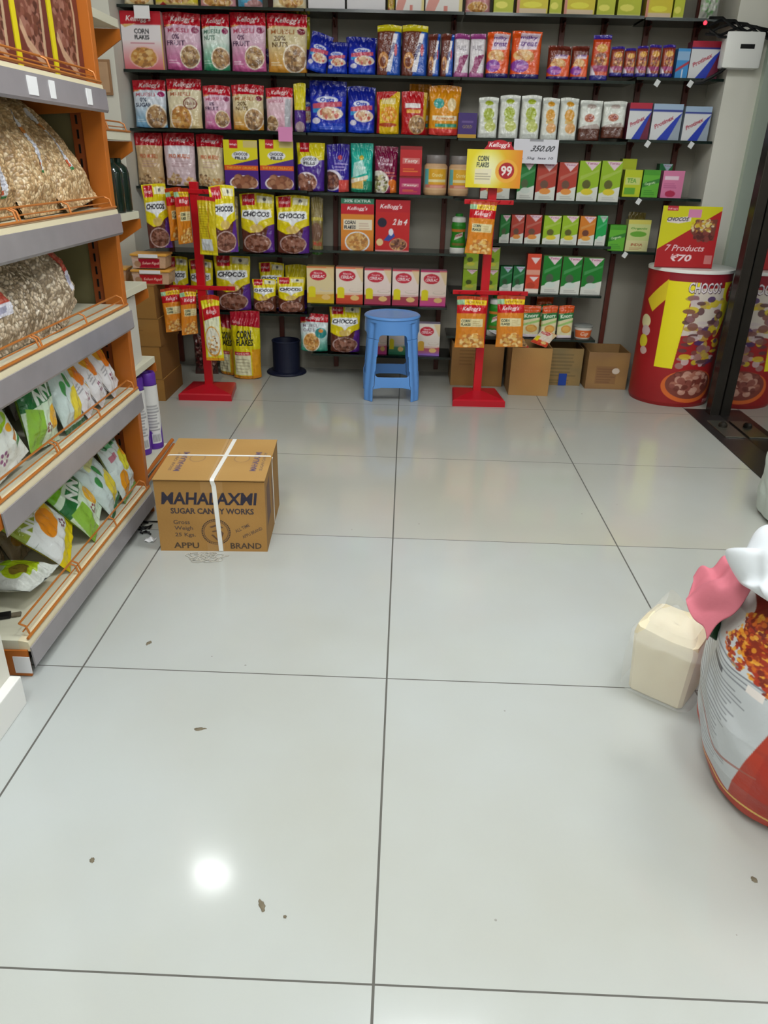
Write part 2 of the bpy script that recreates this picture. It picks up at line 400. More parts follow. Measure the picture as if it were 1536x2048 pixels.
def wrap_mesh(name, prof, art, n=None, m=None, ex=1.0, ey=1.0, capc='cccccc', a0=-PI, a1=0.0):
    """surface of revolution; the print covers angles a0..a1 (front, towards -y), the rest takes its edge colour"""
    C = art.out(); nv, nu = C.shape[:2]
    z = np.linspace(prof[0][1], prof[-1][1], nv); rr = np.interp(z, [p[1] for p in prof], [p[0] for p in prof])
    th1 = np.linspace(a0, a1, nu); nb = max(8, int(nu * (2 * PI - (a1 - a0)) / (a1 - a0) / 2)); th2 = np.linspace(a1, a0 + 2 * PI, nb + 2)[1:-1]
    th = np.concatenate([th1, th2]); n = len(th)
    TH, RR = np.meshgrid(th, rr); _, ZZ = np.meshgrid(th, z)
    V = np.stack([RR * np.cos(TH) * ex, RR * np.sin(TH) * ey, ZZ], -1).reshape(-1, 3)
    CB = np.repeat(C[:, :1] * 1.0, nb, 1); CC = np.concatenate([C, CB], 1).reshape(-1, 3)
    i, j = np.meshgrid(np.arange(n), np.arange(nv - 1)); a = (j * n + i).ravel(); b = (j * n + (i + 1) % n).ravel()
    Fq = np.stack([a, b, b + n, a + n], 1)
    # caps
    c0 = len(V); V = np.concatenate([V, [[0, 0, z[0]], [0, 0, z[-1]]]]); CC = np.concatenate([CC, np.tile(lin(rgb(capc)), (2, 1))])
    k = np.arange(0, n, 2); F0 = np.stack([(k + 2) % n, (k + 1) % n, k, np.full_like(k, c0)], 1) if n % 2 == 0 else None
    fs = [Fq]
    if F0 is not None:
        fs.append(F0); o = (nv - 1) * n; fs.append(np.stack([k + o, (k + 1) % n + o, (k + 2) % n + o, np.full_like(k, c0 + 1)], 1))
    return mesh_np(name, V, np.concatenate(fs), CC, m or M['card'])
# ------------------------------------------------------------------ prints of the goods
FL = ['c98f45', 'b9783a', 'd9a860', '9c6a3c', 'e2bd80']
CH = ['6b3b2a', '855040', '4f2a1f', '9b6a58', 'a07060']
NT = ['a87f55', '8f6c4b', 'c09868', '74573f', 'd1b48a']
KR = 'c01226'
def kel(nu, nv, body, low, title, sub, tcol, bx=.7, by=.24, br=.3, cols=NT, accent=None, tcol2=None, seed=1):
    a = Art(nu, nv, body)
    a.grad(0, 0, 1, .5, low, body)
    a.rect(0, .78, 1, 1, KR); a.poly([(0, .80), (0, .74), (.18, .78)], KR)
    a.text("Kellogg's", .52, .87, .62, .12, 'f6f0ee', shear=.25)
    a.poly([(.0, .78), (.3, .79), (.12, .75)], 'd9a05a')
    a.text(title, .40, .685, .58, .075, tcol, bold=.01)
    if sub: 
        ls = sub.split('|')
        for i, t in enumerate(ls): a.text(t, .33, .575 - i * .105, .14 * max(2, len(t)) * .72, .085, tcol2 or tcol, bold=.02)
    if accent: a.ell(.86, .70, .10, .055, accent)
    a.bowl(bx, by, br, br * nu / nv * 1.05, 'efe2d0', cols, 70, .05, seed)
    a.lines(.08, .12, .4, .2, 2, 'ffffff', .5)
    return a
def k_cf_pink(nu, nv):
    a = Art(nu, nv, 'e9e2e6'); a.grad(0, 0, 1, .5, 'd66a72', 'ecdfe2'); a.rect(0, .77, 1, 1, KR); a.text("Kellogg's", .45, .86, .6, .12, 'f6f0ee', shear=.25)
    a.poly([(.02, .77), (.4, .79), (.1, .72)], 'd9b070')
    a.text('CORN', .5, .66, .36, .085, '2e2f33', bold=.03); a.text('FLAKES', .5, .56, .36, .075, '2e2f33', bold=.03)
    a.rect(.2, .45, .8, .47, 'c8798a', .7); a.bowl(.5, .22, .36, .19, 'eab9b2', FL, 80, .05, 3); a.rect(.97, 0, 1, .77, 'e0c24a', .8); return a
def k_white_generic(nu, nv, top, c2, c3, txt=None):
    a = Art(nu, nv, 'e8e6ea'); a.rect(0, .8, 1, 1, top); a.grad(0, 0, 1, .35, c2, 'e8e6ea'); a.ell(.55, .16, .36, .15, c3); a.flakes(.55, .16, .3, .12, FL, 40, .05)
    if txt: a.text(txt, .5, .6, .7, .12, '803040')
    return a
def k_oat(nu, nv, seed=0):
    a = Art(nu, nv, '1d2fb4'); a.grad(0, .7, 1, 1, '1c2a9c', '15208a'); a.ell(.5, .62, .3, .07, 'd8dcf0'); a.text('Oats', .5, .62, .4, .08, '2038b8', bold=.03)
    a.poly([(.1, .55), (.9, .6), (.9, .5), (.1, .44)], 'c9506a'); a.rect(.1, .38, .5, .46, '2e8fd0')
    a.ell(.58, .36, .36, .13, 'e6d8cc'); a.flakes(.58, .37, .28, .09, ['d9b48c', 'c98f6a', 'e8c8a8', 'c65a50'], 40, .05, seed + 2)
    a.rect(.0, .0, 1, .18, '1a3fc0'); a.ell(.2, .22, .12, .06, 'd9d4e6'); a.lines(.3, .06, .9, .14, 2, '8ea4ea', .5); return a
def k_boost(nu, nv, y=True):
    a = Art(nu, nv, '3a2a52'); a.poly([(0, 0), (.5, 0), (.9, 1), (0, 1)], '6b3226'); a.poly([(.45, 0), (1, 0), (1, 1), (.8, 1)], '1f55b8')
    a.poly([(.42, .08), (.62, .08), (.86, .82), (.7, .82)], 'e6e2ea'); a.text('Complan', .62, .47, .62, .14, '30306a', rot=1.15, bold=.03)
    a.ell(.3, .3, .2, .16, 'c98b4a'); a.ell(.28, .27, .12, .1, '7a3b26'); a.ell(.8, .5, .06, .12, 'c03a50')
    if y: a.rect(0, .86, 1, 1, 'd6c81e')
    return a
def k_white_mag(nu, nv):
    a = Art(nu, nv, 'ddd6dc'); a.rect(0, .86, 1, 1, '9a3f86'); a.rect(0, 0, 1, .1, 'b06098'); a.poly([(.1, .1), (.5, .1), (.95, .52), (.6, .5)], '8e2f66'); a.ell(.45, .3, .14, .18, 'a24a7c')
    a.text('FUEL', .5, .66, .6, .1, '8a8090'); return a
def k_orange(nu, nv, br=False):
    a = Art(nu, nv, 'e8581c'); a.poly([(.3, .95), (.95, .95), (.8, .6), (.2, .6)], 'e3cfe0'); a.text('milky', .55, .84, .55, .1, '5a2a80', shear=.3); a.text('treat', .55, .72, .55, .1, '5a2a80', shear=.3)
    a.ell(.4, .48, .34, .12, 'e8b26a'); a.flakes(.45, .45, .3, .1, ['c98040', 'e8c088'], 20, .06); a.ell(.3, .26, .3, .13, '8a3aa8'); a.rect(0, 0, 1, .1, '28206a'); a.rect(.2, .2, .6, .28, 'e8a0d0', .6)
    if br: a.rect(0, .72, 1, 1, '6a2c22'); a.poly([(0, .3), (.45, .9), (.2, 1), (0, 1)], '7a3020')
    return a
def k_horl(nu, nv, tall=False):
    a = Art(nu, nv, 'd0481c' if tall else '9c4430'); a.rect(0, .9, 1, 1, '3b2a96'); a.rect(0, 0, 1, .12, '2c2a88'); a.ell(.5, .7, .3, .09, 'e0a43c'); a.ell(.45, .45, .36, .16, 'b8603a'); a.flakes(.5, .45, .3, .14, ['d8a050', '7a3a2a'], 18, .09)
    a.rect(.1, .2, .9, .33, 'a03a70'); a.poly([(0, .12), (.3, .12), (0, .35)], 'd9d0e0'); return a
def k_sanit(nu, nv, top, edge):
    a = Art(nu, nv, 'd8d9dc'); a.rect(0, .82, 1, 1, top); a.rect(0, .78, 1, .83, '23308c'); a.poly([(.25, 0), (.62, 0), (1, .78), (.78, .6)], '1f39b0'); a.poly([(.62, 0), (1, 0), (1, .78)], edge)
    a.text('Protinex', .42, .5, .66, .12, 'a8283c', rot=.5, shear=.2); return a
def k_red_yel(nu, nv):
    a = Art(nu, nv, 'e0b818'); a.rect(0, 0, .14, 1, 'b81c22'); a.poly([(0, .82), (.45, .8), (.9, 1), (0, 1)], 'b81c22'); a.rect(.25, .7, .8, .84, 'e8dcb0', .8); a.ell(.55, .46, .36, .18, 'e49420'); a.flakes(.5, .46, .3, .14, ['e8b040', 'd87818', 'f0d060'], 30, .05); a.ell(.5, .22, .4, .05, 'b84820'); return a
def k_red_oat(nu, nv):
    a = Art(nu, nv, 'b8161f'); a.rect(.86, .3, 1, 1, 'c8a428'); a.rect(.15, .62, .75, .72, 'e8e0e0'); a.rect(.2, .5, .75, .58, 'e0a030'); a.text('Saffola', .45, .8, .6, .1, 'c83038'); a.bowl(.62, .24, .34, .22, 'c8a068', NT, 60, .05); return a
def k_amber(nu, nv):
    a = Art(nu, nv, 'e2961a'); a.rect(0, .84, 1, 1, 'd98a18'); a.ell(.3, .64, .17, .1, '3aa09a'); a.ell(.72, .62, .14, .13, 'e6cfa0'); a.rect(.1, .3, .9, .4, 'f0e0c0'); a.text('Almond', .5, .35, .6, .06, 'c87018'); a.rect(.2, .17, .9, .24, '3a9a80'); a.rect(0, 0, 1, .14, 'd8403a'); return a
def k_purple_box(nu, nv):
    a = Art(nu, nv, '3c2070'); a.rect(0, 0, 1, .16, 'c89a28'); a.text('GOLD', .5, .45, .5, .12, '9c8a5a'); a.rect(.2, .6, .8, .68, '8a78a8', .6); return a
def k_white_pp(nu, nv, c1, c2, brown=False):
    a = Art(nu, nv, 'dcdfd8'); a.ell(.5, .84, .2, .06, c1); 
    if brown: a.rect(0, 0, 1, .3, '5b3024'); a.poly([(0, .3), (1, .3), (.8, .42), (.2, .36)], 'a89a94'); a.ell(.45, .55, .22, .1, 'b86a50'); a.ell(.5, .56, .09, .05, '8a2820')
    else: a.ell(.5, .58, .26, .14, c1); a.rect(.28, .38, .74, .46, c1, .6); a.ell(.6, .28, .28, .12, c2); a.rect(.1, .03, .9, .12, 'c8ccc6')
    return a
def k_gran(nu, nv, body, seed=1, white=False):
    a = Art(nu, nv, body); a.rect(0, .76, 1, 1, KR); a.text("Kellogg's", .52, .86, .6, .1, 'f6f0ee', shear=.25)
    if white: a.rect(.15, .55, .85, .76, 'e8e4ea')
    a.text('PRO MUESLI', .5, .56, .66, .075, 'c8603c'); a.lines(.25, .36, .8, .5, 3, 'b08890', .5); a.flakes(.25, .12, .28, .12, NT, 40, .05, seed); a.flakes(.75, .08, .25, .09, FL, 20, .05, seed); return a
def k_fills_box(nu, nv):
    a = Art(nu, nv, '4a1f86'); a.poly([(0, .45), (0, 1), (1, 1), (1, .62)], 'e0d414'); a.rect(.18, .82, .42, 1, KR); a.text("Kellogg's", .3, .9, .2, .05, 'ffffff'); a.rect(.58, .84, .98, .98, 'cbb894', .8)
    a.ell(.5, .68, .26, .09, 'e8e8f0'); a.text('CHOCOS', .5, .71, .4, .06, '26262e', bold=.03); a.text('FILLS', .5, .63, .34, .06, '26262e', bold=.03)
    a.rect(0, .38, 1, .48, 'd8541c'); a.text('THE NEW CRUNCH', .5, .43, .85, .05, 'e8b030'); a.ell(.56, .12, .42, .16, 'e6dce0'); a.ell(.56, .13, .36, .13, '8a5238'); a.flakes(.56, .13, .34, .14, ['9c6244', '7a4630', 'b07c5c'], 30, .09); return a
def k_fills_pouch(nu, nv):
    a = Art(nu, nv, '4c2a92'); a.poly([(0, .55), (0, 1), (1, 1), (1, .66), (.4, .6)], 'dccc18'); a.rect(.12, .8, .45, 1, KR); a.text("Kellogg's", .28, .88, .26, .05, 'ffffff', shear=.2); a.ell(.48, .62, .34, .11, 'dfe0ea')
    a.text('CHOCOS', .48, .66, .5, .06, '26262e', bold=.03); a.text('FILLS', .48, .58, .42, .06, '26262e', bold=.03); a.ell(.36, .2, .4, .2, 'e2d8e0'); a.flakes(.34, .18, .34, .17, ['8a5240', '6c3c30', 'b07c68'], 40, .1); return a
def k_indigo(nu, nv):
    a = Art(nu, nv, '33229a'); a.rect(0, .84, 1, 1, '2c1f8c'); a.ell(.6, .72, .1, .05, 'b8344a'); a.lines(.35, .45, .95, .64, 3, 'b8a8e0', .8); a.ell(.2, .25, .5, .22, 'dcd6e6'); a.ell(.16, .24, .42, .19, '5f3a3a'); a.flakes(.16, .24, .36, .16, CH, 30, .07); a.rect(.55, 0, 1, .26, 'd8504a'); return a
def k_teal(nu, nv):
    a = Art(nu, nv, '22b3a2'); a.rect(0, .82, 1, 1, '20a898'); a.ell(.5, .7, .1, .05, 'c8b030'); a.poly([(.1, .3), (.15, .6), (.55, .66), (.75, .4)], 'a8dcd4'); a.text('Yoga', .45, .5, .5, .09, 'e8f4f0', shear=.2); a.rect(.04, .08, .74, .3, 'e3b860'); a.poly([(0, .26), (.8, .36), (.8, .28), (0, .18)], 'efe6d0'); a.rect(.6, 0, 1, .24, '1f8a6c'); a.rect(0, 0, 1, .06, '1a7a5a'); return a
def k_maroon(nu, nv):
    a = Art(nu, nv, '7a1440'); a.text('True', .42, .72, .44, .1, 'd8c8d4', shear=.2); a.text('Elements', .48, .62, .6, .08, 'd8c8d4', shear=.2); a.lines(.45, .36, .95, .48, 2, 'c8605a', .9); a.ell(.18, .22, .48, .26, 'ddd6cc'); a.flakes(.18, .2, .4, .2, ['a0a070', '7a7a4a', 'c8c08c', '5a4a30'], 50, .06); a.rect(.7, 0, 1, .22, 'e2762a'); a.ell(.8, .22, .18, .08, 'e2762a'); return a
def k_redpk(nu, nv, c, t):
    a = Art(nu, nv, c); a.rect(0, .88, 1, 1, '8c1018'); a.rect(.12, .42, .9, .6, 'e0a8a0', .6); a.text(t, .5, .5, .64, .14, 'f0e8e0', shear=.2); a.lines(.15, .15, .85, .3, 2, 'e88a30', .8); return a
def k_tea(nu, nv, c, blob='6a4a3a', low='d6d8d0', fruit='e09040', tri='e2c8d2'):
    a = Art(nu, nv, c); a.poly([(.22, .98), (.98, .98), (.62, .76)], tri); a.text('Tetley', .6, .92, .5, .05, 'a04070'); a.poly([(0, 0), (1, 0), (1, .38), (0, .2)], low); a.poly([(.1, .62), (.95, .8), (.95, .74), (.1, .52)], low, .25)
    a.ell(.42, .42, .2, .11, blob); a.ell(.48, .24, .28, .08, fruit); a.lines(.2, .05, .85, .14, 2, '9a9a94', .6); return a
def k_tea_stack(nu, nv):
    a = Art(nu, nv, 'd2462c'); a.rect(0, .47, 1, .6, 'e0cfc0', .6); a.rect(0, 0, 1, .12, 'e6dcd0'); a.poly([(.25, .9), (.9, .9), (.6, .74)], 'e6d0d0'); a.poly([(.25, .42), (.9, .42), (.6, .3)], 'e6d0d0'); a.ell(.4, .2, .3, .08, 'b83a20'); return a
def k_yg(nu, nv, c1='b9c61e', c2='4c9a2a'):
    a = Art(nu, nv, c1); a.rect(.1, .45, .9, .72, 'cfd6b4', .6); a.text('TEA', .45, .6, .5, .16, c2); a.rect(.1, .1, .7, .34, c2, .8); return a
def k_green_box(nu, nv):
    a = Art(nu, nv, '5fae30'); a.rect(0, .8, 1, 1, '4a9a28'); a.poly([(0, .5), (1, .7), (1, .55), (0, .35)], '2f7a2a'); a.text('Organic', .45, .5, .6, .12, 'dfe8c8', rot=.2); a.lines(.15, .1, .8, .3, 3, '3c8a28', .8); return a
def k_pale(nu, nv):
    a = Art(nu, nv, 'c8d08a'); a.rect(0, .86, 1, 1, 'd2c860'); a.text('Organic', .5, .72, .7, .08, '4a8a2a'); a.ell(.5, .55, .36, .09, '6aa838'); a.rect(0, 0, 1, .35, 'd6d29a'); a.text('INDIA', .5, .22, .5, .08, 'a85030'); a.lines(.2, .06, .8, .14, 2, 'a85030', .5); return a
def k_pinkbox(nu, nv):
    a = Art(nu, nv, 'd87ca4'); a.rect(.1, .66, .75, .8, 'efd8e4', .9); a.lines(.1, .36, .8, .58, 3, 'a84a78', .6); a.ell(.45, .16, .24, .12, 'b82850'); return a
def k_multi(nu, nv):
    a = Art(nu, nv, '8a7a4c'); a.rect(0, .8, 1, 1, '7a6a30'); a.rect(0, .6, 1, .66, 'b8a83a'); a.ell(.4, .4, .5, .16, '7a5a48'); a.text('Multi', .5, .2, .7, .08, 'b83a28'); a.rect(0, 0, 1, .1, '3e7a2e'); return a
def k_chocos(nu, nv, purple=True):
    a = Art(nu, nv, 'e3d012'); a.poly([(0, 0), (1, 0), (1, .5), (.8, .46), (.6, .36), (.3, .34), (0, .42)], '5f2f24'); a.poly([(.66, .0), (1, 0), (1, .5), (.84, .46)], '5a2a8a' if purple else '5a3020')
    a.rect(.08, .8, .44, .98, KR); a.text("Kellogg's", .26, .88, .3, .06, 'f4e8e8', shear=.2); a.rect(.5, .84, .94, .95, 'e8e2c0'); a.ell(.72, .9, .05, .03, '606060')
    a.poly([(.04, .6), (.08, .72), (.9, .74), (.94, .62), (.6, .54), (.5, .46), (.4, .54)], 'eceef2'); a.text('CHOCOS', .48, .655, .78, .085, '1d1c26', shear=.15, bold=.04)
    a.ell(.5, .42, .2, .07, 'd9b48a', .7); a.bowl(.5, .17, .42, .16, 'b89c98', CH, 90, .06, 4); return a
def k_cf_box(nu, nv):
    a = Art(nu, nv, 'd8862a'); a.rect(0, .89, 1, 1, '2f7a5c'); a.text('30% EXTRA', .5, .945, .8, .06, 'd8e8e0', bold=.03); a.rect(0, .7, 1, .89, KR); a.text("Kellogg's", .5, .8, .6, .09, 'f4ecec', shear=.25); a.grad(0, 0, 1, .3, 'c86020', 'd8862a')
    a.rect(.08, .4, .94, .6, 'e8dcc4'); a.text('CORN', .28, .54, .32, .07, '26262a', bold=.03); a.text('FLAKES', .28, .45, .34, .07, '26262a', bold=.03); a.lines(.55, .42, .9, .56, 3, 'c8a890', .7)
    a.bowl(.5, .17, .38, .2, 'dfe2ea', FL, 80, .05, 8); return a
def k_red_box(nu, nv):
    a = Art(nu, nv, 'c21a1c'); a.rect(0, .76, 1, 1, 'b81020'); a.text("Kellogg's", .45, .86, .62, .11, 'f4ecec', shear=.25); a.ell(.2, .56, .13, .09, '1c1830'); a.text('2 in 4', .72, .58, .4, .12, 'efe6e6', shear=.3, bold=.04); a.poly([(.25, .22), (.5, .42), (.58, .3), (.4, .2)], '33479a'); a.ell(.46, .38, .07, .07, 'e0e0e8'); a.ell(.14, .18, .1, .07, 'e2c08a'); a.bowl(.68, .14, .26, .12, 'c88a70', CH + FL, 50, .05, 6); a.rect(0, 0, 1, .03, 'e0a0a0'); return a
def k_cer(nu, nv, low, mid, top='e2704a', yel='e2d418', bg='ecdccc'):
    a = Art(nu, nv, bg); a.rect(0, .95, 1, 1, top); a.grad(0, 0, 1, .3, low, mid); a.ell(.5, .3, .55, .06, bg, .8)
    a.ell(.42, .76, .3, .14, 'c8283c'); a.text('Nestle', .42, .82, .3, .05, 'f4dcdc'); a.text('CERELAC', .42, .73, .46, .08, 'f6ecec', shear=.15, bold=.03)
    a.rect(.06, .16, .32, .42, yel); a.ell(.19, .42, .11, .04, yel); a.ell(.72, .38, .24, .05, 'd8c8b8'); a.ell(.72, .39, .2, .035, bg); a.ell(.7, .17, .16, .07, 'e6c07a'); a.poly([(.7, .98), (.95, .6), (1, .62), (1, .98)], 'e3c68c', .7); a.rect(0, 0, 1, .07, low); return a
def k_knorr(nu, nv):
    a = Art(nu, nv, 'd9d2a8'); a.rect(0, .76, 1, 1, 'd2521c'); a.poly([(0, .52), (1, .64), (1, .8), (0, .74)], '2f7a40'); a.text('Knorr', .5, .68, .76, .12, 'e8f0e0', rot=.1, bold=.03); a.poly([(0, .4), (1, .58), (1, .5), (0, .34)], '9ac470'); a.ell(.55, .28, .32, .12, 'cf9440'); a.ell(.55, .28, .24, .08, 'e0b058'); a.rect(0, 0, 1, .1, 'ded2d8'); return a
def k_yel_bowl(nu, nv): a = Art(nu, nv, 'd9c832'); a.rect(0, .8, 1, 1, KR); a.grad(0, 0, 1, .12, 'd8b8b0', 'd9c832'); a.ell(.5, .2, .36, .12, 'c8a860'); a.flakes(.5, .2, .3, .1, FL, 30, .05); a.poly([(.1, .0), (.3, .0), (.2, .1)], 'b03030'); return a
def k_pink_bowl(nu, nv): a = Art(nu, nv, 'cf8d92'); a.rect(0, .8, 1, 1, KR); a.bowl(.5, .12, .42, .12, 'e8c8b0', FL, 50, .05); return a
def k_blue_teal(nu, nv): a = Art(nu, nv, '4f9cc0'); a.rect(.3, 0, 1, .1, 'c8a0a8'); a.rect(0, .8, 1, 1, KR); a.ell(.7, .1, .28, .08, 'b08080'); return a
def k_white_red(nu, nv): a = Art(nu, nv, 'dfdad6'); a.poly([(.0, .0), (.25, .0), (.4, .3), (.1, .3)], 'd06050', .6); a.rect(.5, .02, .6, .14, 'c85040', .7); a.text('Nestle', .5, .5, .5, .1, 'b83040'); a.rect(.9, 0, 1, 1, 'd8c060', .7); return a
def k_yel_green(nu, nv): a = Art(nu, nv, 'b9c02c'); a.rect(0, 0, 1, .04, 'd8d8a0'); a.ell(.4, .2, .3, .08, 'e6e060'); return a
def k_yel_cream(nu, nv): a = Art(nu, nv, 'd6c42a'); a.rect(.1, 0, .95, .13, 'd8c0a0'); a.rect(0, 0, .1, 1, 'd08a78'); a.ell(.5, .22, .3, .07, 'e8e040'); return a
def k_green_mesh(nu, nv): a = Art(nu, nv, 'b4b6ac'); a.flakes(.4, .4, .4, .4, ['6aa060', 'c8ccc0', '8ab080'], 60, .05); return a
def k_yel_purple(nu, nv): a = Art(nu, nv, 'dccb14'); a.rect(0, 0, 1, .45, '4e2486'); a.ell(.5, .1, .4, .12, 'a89098'); return a
def k_plain(nu, nv): a = Art(nu, nv, 'd5d2d6'); a.rect(0, 0, 1, .03, 'b8b0b8'); a.lines(.2, .3, .8, .6, 4, '9a98a8', .5); return a

